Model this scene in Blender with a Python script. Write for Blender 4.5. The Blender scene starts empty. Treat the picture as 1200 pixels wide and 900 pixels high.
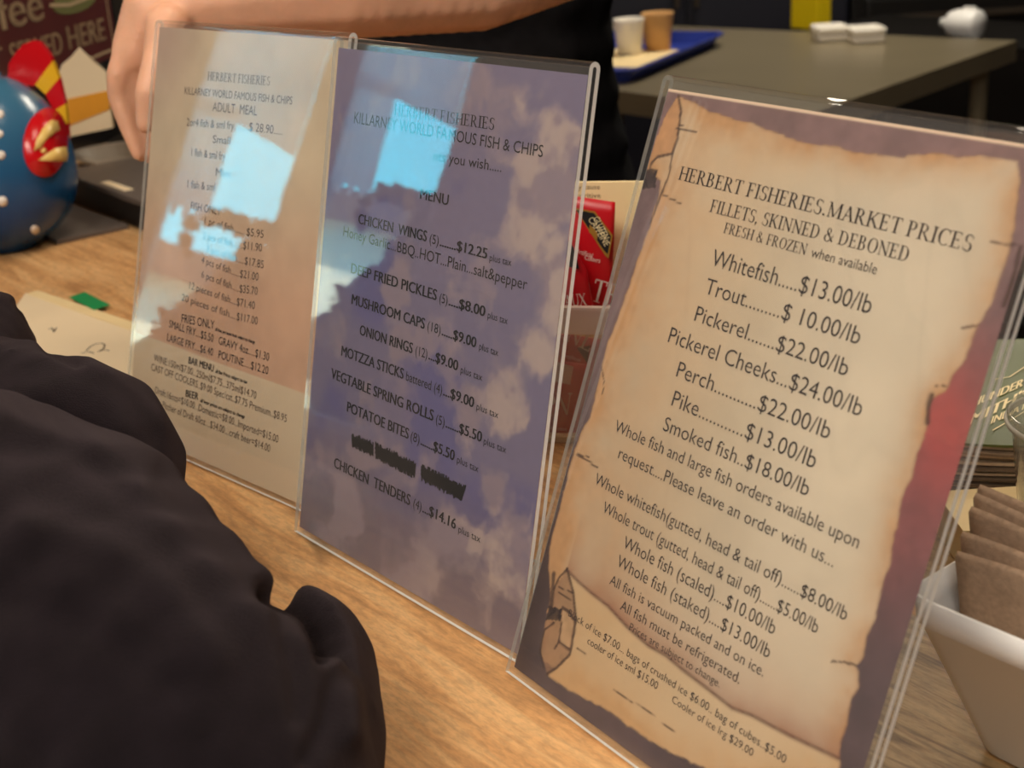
import bpy, bmesh, math, random
import numpy as np
from mathutils import Vector, Matrix
random.seed(7); rng = np.random.default_rng(7)
PI = math.pi

# ------------------------------------------------------------------ camera
F_PX, CAM_H, PITCH, ROLL = 1625.8, 0.3989, 0.3685, -0.0661
_d = np.array([0, math.cos(PITCH), -math.sin(PITCH)]); _r = np.array([1., 0, 0]); _u = np.cross(_r, _d)
CR = math.cos(ROLL)*_r + math.sin(ROLL)*_u
CU = -math.sin(ROLL)*_r + math.cos(ROLL)*_u
CC = np.array([0, 0, CAM_H])
scene = bpy.context.scene
COL = scene.collection
cam_data = bpy.data.cameras.new('camera'); cam = bpy.data.objects.new('camera', cam_data); COL.objects.link(cam)
cam.matrix_world = Matrix(((CR[0], CU[0], -_d[0], 0), (CR[1], CU[1], -_d[1], 0), (CR[2], CU[2], -_d[2], CAM_H), (0, 0, 0, 1)))
cam_data.sensor_width = 36; cam_data.lens = F_PX/1200*36
cam_data.clip_start = .02
cam_data.dof.use_dof = True; cam_data.dof.focus_distance = .76; cam_data.dof.aperture_fstop = 12
scene.camera = cam

# ------------------------------------------------------------------ sky, sun, lamps, exposure
scene.view_settings.view_transform = 'Standard'; scene.view_settings.look = 'None'
scene.view_settings.gamma = 1; scene.view_settings.use_curve_mapping = False
scene.view_settings.exposure = 0.1
world = bpy.data.worlds.new('world'); scene.world = world; world.use_nodes = True
wn = world.node_tree.nodes; wl = world.node_tree.links
bg = wn['Background']; bg.inputs['Strength'].default_value = 7.5
_tc = wn.new('ShaderNodeTexCoord'); _sx = wn.new('ShaderNodeSeparateXYZ'); _rp = wn.new('ShaderNodeValToRGB')
wl.new(_tc.outputs['Generated'], _sx.inputs[0]); wl.new(_sx.outputs['Z'], _rp.inputs[0]); wl.new(_rp.outputs[0], bg.inputs[0])
_rp.color_ramp.elements[0].position = 0.0; _rp.color_ramp.elements[0].color = (.08, .74, 1, 1)
_rp.color_ramp.elements[1].position = 0.6; _rp.color_ramp.elements[1].color = (.16, .5, .95, 1)

def lamp(name, kind, loc, energy, color, target=None, size=None, size_y=None):
    l = bpy.data.lights.new(name, kind); l.energy = energy; l.color = color
    if size: l.shape = 'RECTANGLE'; l.size = size; l.size_y = size_y or size
    o = bpy.data.objects.new(name, l); COL.objects.link(o); o.location = loc
    t = Vector(target) if target else Vector(loc) - Vector((0, 0, 1))
    o.rotation_euler = (t - Vector(loc)).to_track_quat('-Z', 'Y').to_euler()
    return o
sun = lamp('sun', 'SUN', (-1, 1, 6), 26.0, (1, .93, .8), (-4.5, 1.6, 0)); sun.data.angle = .02
lamp('counter_lamp', 'AREA', (-.75, -.15, 1.62), 30, (1, .89, .76), (-.1, .8, 0), .9, .6)
lamp('service_lamp', 'AREA', (.15, 1.15, 1.66), 10, (1, .82, .64), (0, 1.1, 0), .7, .5)
lamp('prep_lamp', 'AREA', (.9, 3.4, 1.66), 32, (1, .9, .74), None, .8, .5)
lamp('hall_lamp', 'AREA', (-.3, -1.5, 1.6), 28, (1, .94, .87), (0, .4, .1), 1.2, .8)

# ------------------------------------------------------------------ measuring helpers
E1 = np.array([.617, -.787, 0]); E2 = np.array([.787, .617, 0])      # along / across the counter
def along(e1, e2, z=0.): return E1*e1 + E2*e2 + np.array([0, 0, z])
def ray(px):
    v = _d + CR*(px[0]-600)/F_PX + CU*(450-px[1])/F_PX
    return v/np.linalg.norm(v)
def at(x, y, Y): v = ray((x, y)); return CC + v*(Y/v[1])
def on(x, y, z): v = ray((x, y)); return CC + v*((z-CAM_H)/v[2])

# ------------------------------------------------------------------ materials
def srgb(r, g, b):
    f = lambda c: ((c/255+.055)/1.055)**2.4 if c > 10 else c/255/12.92
    return (f(r), f(g), f(b))
def mat(name, col=(.5, .5, .5), rough=.5, metal=0., noise=0., nscale=40., bump=0., bscale=None, spec=.5, **kw):
    m = bpy.data.materials.new(name); m.use_nodes = True
    n, l = m.node_tree.nodes, m.node_tree.links; b = n['Principled BSDF']
    b.inputs['Base Color'].default_value = (*col, 1); b.inputs['Roughness'].default_value = rough
    b.inputs['Metallic'].default_value = metal; b.inputs['Specular IOR Level'].default_value = spec
    for k, v in kw.items(): b.inputs[k.replace('_', ' ')].default_value = v
    if noise or bump:
        tc = n.new('ShaderNodeTexCoord')
    if noise:
        t = n.new('ShaderNodeTexNoise'); t.inputs['Scale'].default_value = nscale; t.inputs['Detail'].default_value = 5
        l.new(tc.outputs['Object'], t.inputs['Vector'])
        r = n.new('ShaderNodeValToRGB'); l.new(t.outputs['Fac'], r.inputs[0])
        r.color_ramp.elements[0].position = .3; r.color_ramp.elements[1].position = .7
        r.color_ramp.elements[0].color = (*[c*(1-noise) for c in col], 1)
        r.color_ramp.elements[1].color = (*[min(1, c*(1+noise)) for c in col], 1)
        l.new(r.outputs[0], b.inputs['Base Color'])
    if bump:
        t2 = n.new('ShaderNodeTexNoise'); t2.inputs['Scale'].default_value = bscale or nscale; t2.inputs['Detail'].default_value = 4
        l.new(tc.outputs['Object'], t2.inputs['Vector'])
        bp = n.new('ShaderNodeBump'); bp.inputs['Strength'].default_value = bump; bp.inputs['Distance'].default_value = .002
        l.new(t2.outputs['Fac'], bp.inputs['Height']); l.new(bp.outputs[0], b.inputs['Normal'])
    return m
def mat_attr(name, rough=.7, spec=.3):
    m = bpy.data.materials.new(name); m.use_nodes = True
    n, l = m.node_tree.nodes, m.node_tree.links; b = n['Principled BSDF']
    a = n.new('ShaderNodeVertexColor'); a.layer_name = 'print'
    l.new(a.outputs[0], b.inputs['Base Color']); b.inputs['Roughness'].default_value = rough
    b.inputs['Specular IOR Level'].default_value = spec
    return m
def mat_clear(name, tint=(1, 1, 1), ior=1.49, rough=.015, haze=0., hazecol=(.8, .8, .8), scratch=True):
    m = bpy.data.materials.new(name); m.use_nodes = True
    n, l = m.node_tree.nodes, m.node_tree.links; n.clear()
    out = n.new('ShaderNodeOutputMaterial'); tr = n.new('ShaderNodeBsdfTransparent'); gl = n.new('ShaderNodeBsdfGlossy')
    tr.inputs[0].default_value = (*tint, 1); gl.inputs['Roughness'].default_value = rough
    fr = n.new('ShaderNodeFresnel'); ge = n.new('ShaderNodeNewGeometry'); im = n.new('ShaderNodeMath'); im.operation = 'MULTIPLY_ADD'
    im.inputs[1].default_value = 1/ior-ior; im.inputs[2].default_value = ior       # the same reflectance on the inner side of a thin wall
    l.new(ge.outputs['Backfacing'], im.inputs[0]); l.new(im.outputs[0], fr.inputs[0])
    mx = n.new('ShaderNodeMixShader'); l.new(fr.outputs[0], mx.inputs[0]); l.new(tr.outputs[0], mx.inputs[1]); l.new(gl.outputs[0], mx.inputs[2])
    if scratch:
        tc = n.new('ShaderNodeTexCoord'); t = n.new('ShaderNodeTexNoise'); t.inputs['Scale'].default_value = 14; t.inputs['Detail'].default_value = 3
        l.new(tc.outputs['Object'], t.inputs['Vector'])
        bp = n.new('ShaderNodeBump'); bp.inputs['Strength'].default_value = .02; bp.inputs['Distance'].default_value = .004
        l.new(t.outputs['Fac'], bp.inputs['Height']); l.new(bp.outputs[0], gl.inputs['Normal'])
    last = mx
    if haze:
        df = n.new('ShaderNodeBsdfDiffuse'); df.inputs[0].default_value = (*hazecol, 1)
        m2 = n.new('ShaderNodeMixShader'); m2.inputs[0].default_value = haze
        l.new(mx.outputs[0], m2.inputs[1]); l.new(df.outputs[0], m2.inputs[2]); last = m2
    l.new(last.outputs[0], out.inputs[0])
    return m

M = {}
M['acrylic'] = mat_clear('clear_acrylic', (.985, .99, .985), haze=.018, hazecol=(.82, .8, .79))
M['acrylic_far_edge'] = mat_clear('acrylic_far_edge', (.85, .88, .85), haze=.3, hazecol=(.9, .9, .85), scratch=False, rough=.1)  # dimmer copy of the edge, with less of the painted glow
M['acrylic_edge'] = mat_clear('acrylic_edge', (.8, .84, .8), haze=.85, hazecol=(.95, .94, .9), rough=.1, scratch=False)  # pale colour stands in for light piped out of the cut edges
M['ink'] = mat('ink', srgb(32, 22, 22), .8)
M['ink_soft'] = mat('faded_ink', srgb(92, 74, 62), .8)
M['ink_black'] = mat('black_ink', srgb(18, 14, 20), .8)
M['marker'] = mat('black_marker', srgb(18, 16, 18), .6)
M['print'] = mat_attr('printed_paper')
M['skin'] = mat('skin', srgb(226, 172, 140), .5, noise=.12, nscale=25, bump=.15, bscale=300, Subsurface_Weight=.15, Subsurface_Radius=(.01, .004, .002))
M['hair'] = mat('brown_hair', srgb(60, 40, 28), .6, noise=.3, nscale=120)
M['hoodie'] = mat('dark_fleece', srgb(21, 16, 20), .95, noise=.25, nscale=60, bump=.4, bscale=1400, spec=.1, Sheen_Weight=.16, Sheen_Roughness=.6, Sheen_Tint=(.5, .38, .4, 1))
M['black_cloth'] = mat('black_cotton', srgb(22, 21, 23), .9, noise=.2, nscale=80, spec=.1)
M['steel'] = mat('brushed_steel', srgb(150, 138, 112), .28, .45, noise=.06, nscale=6)
M['dark_steel'] = mat('dark_steel', srgb(84, 74, 64), .4, .7)
M['black'] = mat('black_enamel', srgb(20, 18, 17), .35)
M['navy'] = mat('navy_panel', srgb(18, 18, 30), .5)
M['white_plastic'] = mat('white_plastic', srgb(240, 239, 236), .35)
M['foam'] = mat('white_foam', srgb(232, 226, 214), .6)
M['kraft'] = mat('kraft_paper', srgb(172, 144, 118), .85, noise=.14, nscale=380, bump=.25, bscale=900)
M['kraft_cup'] = mat('kraft_board', srgb(196, 152, 96), .8, noise=.06)
M['blue_tray'] = mat('blue_plastic', srgb(34, 52, 138), .35)
M['yellow'] = mat('yellow_plastic', srgb(226, 196, 8), .5)
M['card_brown'] = mat('brown_card', srgb(186, 158, 126), .85, noise=.15, nscale=200)
M['card_dark'] = mat('dark_card', srgb(120, 98, 76), .85, noise=.15, nscale=200)
M['green_card'] = mat('green_card', srgb(80, 88, 36), .45, noise=.06, nscale=30)
M['cream_ink'] = mat('cream_ink', srgb(244, 226, 176), .7)
M['cream'] = mat('cream_card', srgb(236, 212, 160), .7, noise=.04, nscale=30)
M['red'] = mat('red_foil', srgb(196, 18, 30), .32, noise=.08, nscale=20)
M['gold'] = mat('gold_foil', srgb(186, 140, 60), .35, .4)
M['dark_red'] = mat('maroon_enamel', srgb(92, 36, 34), .45, noise=.08, nscale=12)
M['tin_cream'] = mat('cream_enamel', srgb(206, 178, 140), .5)
M['olive'] = mat('olive_enamel', srgb(120, 120, 70), .5)
M['fish_red'] = mat('red_glaze', srgb(206, 18, 28), .22)
M['fish_yellow'] = mat('yellow_glaze', srgb(238, 186, 40), .25)
M['fish_cream'] = mat('cream_glaze', srgb(240, 206, 120), .25)
M['white_glaze'] = mat('white_glaze', srgb(238, 232, 222), .25)
M['paper'] = mat('white_paper', srgb(232, 212, 176), .85, noise=.03, nscale=12)
M['tab_green'] = mat('green_tab', srgb(20, 140, 76), .6)
M['orange'] = mat('orange_print', srgb(222, 150, 30), .6, noise=.06)
M['grey'] = mat('grey_plastic', srgb(150, 138, 122), .6, noise=.05)
M['charcoal'] = mat('charcoal_plastic', srgb(96, 87, 80), .5, noise=.06)
M['bin_clear'] = mat_clear('frosted_clear_plastic', (.93, .88, .85), haze=.22, hazecol=(.8, .66, .58), scratch=False, rough=.1)
M['bin_lip'] = mat_clear('frosted_lip', (.9, .86, .82), haze=.6, hazecol=(.85, .7, .62), scratch=False, rough=.1)
M['cup_clear'] = mat_clear('clear_cup_plastic', (.93, .93, .9), haze=.12, hazecol=(.9, .88, .8), scratch=False, rough=.06)
M['wall'] = mat('dark_wall_paint', srgb(58, 50, 42), .8, noise=.05, nscale=3)
M['wall_side'] = mat('brown_wall_paint', srgb(120, 98, 84), .8, noise=.05, nscale=3)
M['floor'] = mat('floor_tile', srgb(92, 78, 66), .5, noise=.2, nscale=5)
M['ceiling'] = mat('ceiling_paint', srgb(206, 188, 164), .9)
M['frame'] = mat('window_frame_paint', srgb(150, 138, 128), .5)
M['leaf'] = mat('leaf', srgb(16, 18, 14), .8, noise=.4, nscale=9)
M['bark'] = mat('bark', srgb(50, 40, 32), .9)
M['render_wall'] = mat('pale_render', srgb(236, 232, 206), .9)
M['ground'] = mat('gravel', srgb(150, 146, 130), .95, noise=.2, nscale=8)
def mat_blind():
    m = bpy.data.materials.new('blind_fabric'); m.use_nodes = True
    n, l = m.node_tree.nodes, m.node_tree.links; n.clear()
    out = n.new('ShaderNodeOutputMaterial'); d = n.new('ShaderNodeBsdfDiffuse'); t = n.new('ShaderNodeBsdfTranslucent'); x = n.new('ShaderNodeMixShader')
    for s in (d, t): s.inputs[0].default_value = (.9, .88, .88, 1)
    x.inputs[0].default_value = .8
    l.new(d.outputs[0], x.inputs[1]); l.new(t.outputs[0], x.inputs[2]); l.new(x.outputs[0], out.inputs[0]); return m
M['blind'] = mat_blind()
def mat_wood():
    m = bpy.data.materials.new('counter_wood'); m.use_nodes = True
    n, l = m.node_tree.nodes, m.node_tree.links; b = n['Principled BSDF']
    tc = n.new('ShaderNodeTexCoord')
    def mapping(scale, loc=(0, 0, 0)):
        mp = n.new('ShaderNodeMapping'); mp.inputs['Scale'].default_value = scale; mp.inputs['Location'].default_value = loc
        l.new(tc.outputs['Object'], mp.inputs[0]); return mp.outputs[0]
    def noise(vec, scale, detail=6, rough=.6, dist=0.):
        t = n.new('ShaderNodeTexNoise'); t.inputs['Scale'].default_value = scale; t.inputs['Detail'].default_value = detail
        t.inputs['Roughness'].default_value = rough; t.inputs['Distortion'].default_value = dist; l.new(vec, t.inputs['Vector']); return t.outputs['Fac']
    def ramp(fac, stops):
        r = n.new('ShaderNodeValToRGB'); l.new(fac, r.inputs[0]); e = r.color_ramp.elements
        while len(e) < len(stops): e.new(.5)
        for k, (p, c) in enumerate(stops): e[k].position = p; e[k].color = (*c, 1)
        return r.outputs[0]
    def mix(f, a, c, mode='MIX'):
        x = n.new('ShaderNodeMix'); x.data_type = 'RGBA'; x.blend_type = mode
        if isinstance(f, float): x.inputs[0].default_value = f
        else: l.new(f, x.inputs[0])
        l.new(a, x.inputs[6]); l.new(c, x.inputs[7]); return x.outputs[2]
    grain = noise(mapping((7, 60, 20)), 1.0, 8, .65, .6)
    base = ramp(grain, [(.30, srgb(160, 118, 76)), (.48, srgb(202, 154, 102)), (.62, srgb(218, 176, 124)), (.75, srgb(188, 144, 98))])
    grain2 = noise(mapping((9, 90, 20), (3, 1, 0)), 1.0, 8, .7, 1.0)
    grey = ramp(grain2, [(.30, srgb(84, 64, 44)), (.45, srgb(138, 112, 78)), (.58, srgb(166, 140, 102)), (.72, srgb(112, 88, 60))])
    sp = n.new('ShaderNodeSeparateXYZ'); l.new(tc.outputs['Object'], sp.inputs[0])
    # the boards near the right end are greyer: the tone follows the board, not the light
    patch = noise(mapping((2.2, 9, 1), (.4, .2, 0)), 1.0, 2)
    add = n.new('ShaderNodeMath'); add.operation = 'MULTIPLY_ADD'; add.inputs[1].default_value = 3.0; add.inputs[2].default_value = -1.75
    l.new(sp.outputs['X'], add.inputs[0])
    ady = n.new('ShaderNodeMath'); ady.operation = 'MULTIPLY_ADD'; ady.inputs[1].default_value = 6.0; l.new(sp.outputs['Y'], ady.inputs[0]); l.new(add.outputs[0], ady.inputs[2])
    ad2 = n.new('ShaderNodeMath'); ad2.operation = 'ADD'; l.new(ady.outputs[0], ad2.inputs[0]); l.new(patch, ad2.inputs[1])
    gm = ramp(ad2.outputs[0], [(.05, (0, 0, 0)), (.28, (1, 1, 1))])
    col = mix(gm, base, grey)
    orange = ramp(noise(mapping((6, 30, 1), (7, 3, 0)), 1.0, 3), [(.60, (0, 0, 0)), (.68, (.8, .8, .8))])
    oc = n.new('ShaderNodeRGB'); oc.outputs[0].default_value = (*srgb(204, 142, 62), 1)
    om = n.new('ShaderNodeMath'); om.operation = 'MULTIPLY'; l.new(orange, om.inputs[0]); l.new(gm, om.inputs[1])
    col = mix(om.outputs[0], col, oc.outputs[0])
    speck = ramp(noise(mapping((90, 260, 1)), 1.0, 3, .7), [(.35, (.8, .8, .8)), (.6, (1.08, 1.05, 1.0))])
    col = mix(1.0, col, speck, 'MULTIPLY')
    ck = noise(mapping((2.6, 10, 1), (1.35, .62, 0)), 1.0, 3, .5, .4)
    sub = n.new('ShaderNodeMath'); sub.operation = 'SUBTRACT'; l.new(ck, sub.inputs[0]); sub.inputs[1].default_value = .5
    ab = n.new('ShaderNodeMath'); ab.operation = 'ABSOLUTE'; l.new(sub.outputs[0], ab.inputs[0])
    crack = ramp(ab.outputs[0], [(.0, (1, 1, 1)), (.006, (.8, .8, .8)), (.018, (0, 0, 0))])
    gate = ramp(noise(mapping((5, 5, 1), (5, 9, 0)), 1.0, 2), [(.60, (0, 0, 0)), (.66, (1, 1, 1))])
    cm = n.new('ShaderNodeMath'); cm.operation = 'MULTIPLY'; l.new(crack, cm.inputs[0]); l.new(gate, cm.inputs[1])
    dk = n.new('ShaderNodeRGB'); dk.outputs[0].default_value = (*srgb(48, 34, 24), 1)
    col = mix(cm.outputs[0], col, dk.outputs[0])
    l.new(col, b.inputs['Base Color']); b.inputs['Roughness'].default_value = .5; b.inputs['Specular IOR Level'].default_value = .35
    bp = n.new('ShaderNodeBump'); bp.inputs['Strength'].default_value = .15; bp.inputs['Distance'].default_value = .001
    l.new(grain, bp.inputs['Height']); l.new(bp.outputs[0], b.inputs['Normal'])
    return m
M['wood'] = mat_wood()

# ------------------------------------------------------------------ object helpers
def link(name, me, parent=None, m=None, smooth=False):
    o = bpy.data.objects.new(name, me); COL.objects.link(o)
    if parent is not None: o.parent = parent
    if m is not None:
        for x in (m if isinstance(m, (list, tuple)) else [m]): me.materials.append(M[x] if isinstance(x, str) else x)
    if smooth:
        for p in me.polygons: p.use_smooth = True
    return o
def from_bm(name, bm, m, parent=None, smooth=False):
    me = bpy.data.meshes.new(name); bm.to_mesh(me); bm.free(); return link(name, me, parent, m, smooth)
def mesh(name, verts, faces, m, parent=None, smooth=False):
    me = bpy.data.meshes.new(name); me.from_pydata([tuple(map(float, v)) for v in verts], [], faces); me.validate(); me.update()
    bm = bmesh.new(); bm.from_mesh(me); bmesh.ops.recalc_face_normals(bm, faces=bm.faces); bm.to_mesh(me); bm.free()
    return link(name, me, parent, m, smooth)
def tag(o, label, cat, group=None):
    o['label'] = label; o['category'] = cat
    if group: o['group'] = group
    return o
def thing(name, label, cat, loc=(0, 0, 0), rz=0., group=None):
    o = bpy.data.objects.new(name, None); COL.objects.link(o); o.empty_display_size = .02
    o.location = tuple(map(float, loc)); o.rotation_euler = (0, 0, rz); return tag(o, label, cat, group)
def struct(o): o['kind'] = 'structure'; return o
def box_bm(bm, c, s, R=None, bevel=0.):
    g = bmesh.ops.create_cube(bm, size=1.0)
    vs = g['verts']
    bmesh.ops.scale(bm, vec=s, verts=vs)
    if bevel:
        es = list({e for v in vs for e in v.link_edges})
        r = bmesh.ops.bevel(bm, geom=es, offset=bevel, segments=2, affect='EDGES', profile=.7)
        vs = list({v for f in r['faces'] for v in f.verts} | {v for v in vs if v.is_valid})
    if R is not None: bmesh.ops.transform(bm, matrix=R.to_4x4(), verts=vs)
    bmesh.ops.translate(bm, vec=tuple(map(float, c)), verts=vs)
    return vs
def box(name, c, s, m, parent=None, R=None, bevel=0.):
    bm = bmesh.new(); box_bm(bm, c, s, R, bevel); return from_bm(name, bm, m, parent)
def lathe(name, prof, m, parent=None, seg=48, loc=(0, 0, 0), smooth=True, wob=None):
    V = []; Fc = []; n = len(prof)
    for k in range(seg):
        a = 2*PI*k/seg
        for r, z in prof: V.append((loc[0]+r*math.cos(a), loc[1]+r*math.sin(a), loc[2]+z))
    for k in range(seg):
        for j in range(n-1):
            Fc.append((k*n+j, ((k+1) % seg)*n+j, ((k+1) % seg)*n+j+1, k*n+j+1))
    o = mesh(name, V, Fc, m, parent, smooth); return o
def prism(name, poly, axes, thick, m, parent=None, origin=(0, 0, 0), smooth=False):
    """outline poly (2D) in the plane of axes[0], axes[1], thickened along axes[2]"""
    a, b, c = [np.array(x, float) for x in axes]; o = np.array(origin, float); n = len(poly)
    V = [o+a*p+b*q for p, q in poly] + [o+a*p+b*q+c*thick for p, q in poly]
    Fc = [tuple(range(n)), tuple(range(2*n-1, n-1, -1))] + [(i, (i+1) % n, n+(i+1) % n, n+i) for i in range(n)]
    return mesh(name, V, Fc, m, parent, smooth)
def strokes_mesh(lines, width):
    """flat ribbons (2D) along polylines -> verts2d, faces"""
    V = []; Fc = []
    for ln in lines:
        w = width
        if isinstance(ln, tuple): w, ln = ln
        p = np.array(ln, float)
        for i in range(len(p)-1):
            d = p[i+1]-p[i]; L = np.hypot(*d)
            if L < 1e-9: continue
            d /= L; nn = np.array([-d[1], d[0]])*w/2; ext = d*w*.25; k = len(V)
            V += [p[i]-nn-ext, p[i+1]-nn+ext, p[i+1]+nn+ext, p[i]+nn-ext]; Fc.append((k, k+1, k+2, k+3))
    return V, Fc
# value noise
def vnoise(x, y, seed=0):
    xi = np.floor(x).astype(np.int64); yi = np.floor(y).astype(np.int64); xf = x-xi; yf = y-yi
    def h(a, b):
        v = (a*374761393 + b*668265263 + seed*1442695041) & 0xffffffff
        v = ((v ^ (v >> 13))*1274126177) & 0xffffffff
        return ((v ^ (v >> 16)) & 0xffff)/65535.
    u = xf*xf*(3-2*xf); w = yf*yf*(3-2*yf)
    return (h(xi, yi)*(1-u)+h(xi+1, yi)*u)*(1-w) + (h(xi, yi+1)*(1-u)+h(xi+1, yi+1)*u)*w
def fbm(x, y, seed=0, oct=5, gain=.5):
    s = 0; a = 1; t = 0
    for k in range(oct): s = s+a*vnoise(x*2**k, y*2**k, seed+k); t += a; a *= gain
    return s/t
def sstep(a, b, x): t = np.clip((x-a)/(b-a), 0, 1); return t*t*(3-2*t)
def seg_dist(U, V, pl):
    d = np.full(U.shape, 1e9)
    for (x0, y0), (x1, y1) in zip(pl[:-1], pl[1:]):
        dx, dy = x1-x0, y1-y0; t = np.clip(((U-x0)*dx+(V-y0)*dy)/(dx*dx+dy*dy+1e-15), 0, 1)
        d = np.minimum(d, np.hypot(U-x0-t*dx, V-y0-t*dy))
    return d
def inside(U, V, poly):
    r = np.zeros(U.shape, bool); n = len(poly)
    for i in range(n):
        x0, y0 = poly[i]; x1, y1 = poly[(i+1) % n]
        c = ((y0 > V) != (y1 > V)); xx = (x1-x0)*(V-y0)/((y1-y0) or 1e-12)+x0
        r ^= c & (U < xx)
    return r
# a soft body: spheres strung along tapering bones, fused by a voxel remesh, relaxed
def add_ball(bm, c, r, sc=None, R=None):
    g = bmesh.ops.create_icosphere(bm, subdivisions=2, radius=1.0); vs = g['verts']
    bmesh.ops.scale(bm, vec=(sc if sc is not None else (r, r, r)), verts=vs)
    if R is not None: bmesh.ops.transform(bm, matrix=R.to_4x4(), verts=vs)
    bmesh.ops.translate(bm, vec=tuple(map(float, c)), verts=vs)
def bone(bm, *pts):
    for (p0, r0), (p1, r1) in zip(pts[:-1], pts[1:]):
        p0 = np.array(p0, float); p1 = np.array(p1, float); L = np.linalg.norm(p1-p0)
        n = max(2, int(L/(min(r0, r1)*.3)))
        for k in range(n+1):
            t = k/n; add_ball(bm, p0+(p1-p0)*t, r0+(r1-r0)*t)
def fuse(name, bm, m, parent, voxel, iters=6, disp=None):
    me = bpy.data.meshes.new(name); bm.to_mesh(me); bm.free()
    o = bpy.data.objects.new(name, me); COL.objects.link(o)
    a = o.modifiers.new('r', 'REMESH'); a.mode = 'VOXEL'; a.voxel_size = voxel
    s = o.modifiers.new('s', 'SMOOTH'); s.factor = .5; s.iterations = iters
    dg = bpy.context.evaluated_depsgraph_get()
    me2 = bpy.data.meshes.new_from_object(o.evaluated_get(dg)); bpy.data.objects.remove(o); bpy.data.meshes.remove(me)
    if disp:
        n = len(me2.vertices); co = np.empty(n*3); me2.vertices.foreach_get('co', co); co = co.reshape(-1, 3)
        no = np.empty(n*3); me2.vertices.foreach_get('normal', no); no = no.reshape(-1, 3)
        co = co + no*disp(co)[:, None]; me2.vertices.foreach_set('co', co.ravel()); me2.update()
    me2.name = name; me2.materials.clear()
    return link(name, me2, parent, m, True)

# ------------------------------------------------------------------ lettering
_tcache = {}
def glyphs_sans(s, bold=0., res=3):
    key = (s, bold)
    if key in _tcache: return _tcache[key]
    cu = bpy.data.curves.new('t', 'FONT'); cu.body = s; cu.size = 1; cu.resolution_u = res; cu.offset = min(bold, 0)
    o = bpy.data.objects.new('t', cu); COL.objects.link(o)
    dg = bpy.context.evaluated_depsgraph_get(); me = bpy.data.meshes.new_from_object(o.evaluated_get(dg))
    V = np.array([v.co[:2] for v in me.vertices]); Fc = [tuple(p.vertices) for p in me.polygons]
    bpy.data.objects.remove(o); bpy.data.curves.remove(cu); bpy.data.meshes.remove(me)
    if bold > 0:                                                   # a heavier cut: the same outlines struck three times side by side
        n0 = len(V); V = np.concatenate([V+[dx, 0] for dx in (-bold*1.3, 0, bold*1.3)]); Fc = Fc+[tuple(i+n0 for i in f) for f in Fc]+[tuple(i+2*n0 for i in f) for f in Fc]
    if '.' in s and len(V) and bold <= 0:                                        # keep the leader dots apart
        par = list(range(len(V)))
        def find(i):
            while par[i] != i: par[i] = par[par[i]]; i = par[i]
            return i
        for f in Fc:
            for i in f[1:]: par[find(i)] = find(f[0])
        grp = {}
        for i in range(len(V)): grp.setdefault(find(i), []).append(i)
        for g in grp.values():
            q = V[g]
            if q[:, 1].max() < .17 and q[:, 1].min() > -.05: V[g, 0] = (q[:, 0]-q[:, 0].mean())*.85+q[:, 0].mean()
    _tcache[key] = (V, Fc); return V, Fc
CAP = None
def cap_h():
    global CAP
    if CAP is None: V, _ = glyphs_sans('H'); CAP = V[:, 1].max()
    return CAP
def arc(cx, cy, rx, ry, a0, a1, thick, thin, n=14):
    """quads of a stroke with stress: thick where the curve runs vertically"""
    out = []; pts = []
    for k in range(n+1):
        a = math.radians(a0+(a1-a0)*k/n); w = thin+(thick-thin)*abs(math.cos(a))
        c, s = math.cos(a), math.sin(a)
        pts.append(((cx+(rx-w)*c, cy+(ry-thin)*s), (cx+rx*c, cy+ry*s)))
    for (i0, o0), (i1, o1) in zip(pts[:-1], pts[1:]): out.append([i0, o0, o1, i1])
    return out
def bar(x0, y0, x1, y1, w):
    d = np.array([x1-x0, y1-y0]); d = d/np.linalg.norm(d); nn = np.array([-d[1], d[0]])*w/2
    a = np.array([x0, y0]); b = np.array([x1, y1]); return [tuple(a-nn), tuple(b-nn), tuple(b+nn), tuple(a+nn)]
def st(x, y0=0., y1=1., w=.12): return [(x-w/2, y0), (x+w/2, y0), (x+w/2, y1), (x-w/2, y1)]
def sf(x, y, w=.30): return [(x-w/2, y), (x+w/2, y), (x+w/2, y+.045), (x-w/2, y+.045)]
def foot(x): return [sf(x, 0)]
def both(x): return [sf(x, 0), sf(x, .955)]
def hb(x0, x1, y, w=.05): return [(x0, y), (x1, y), (x1, y+w), (x0, y+w)]
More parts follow.
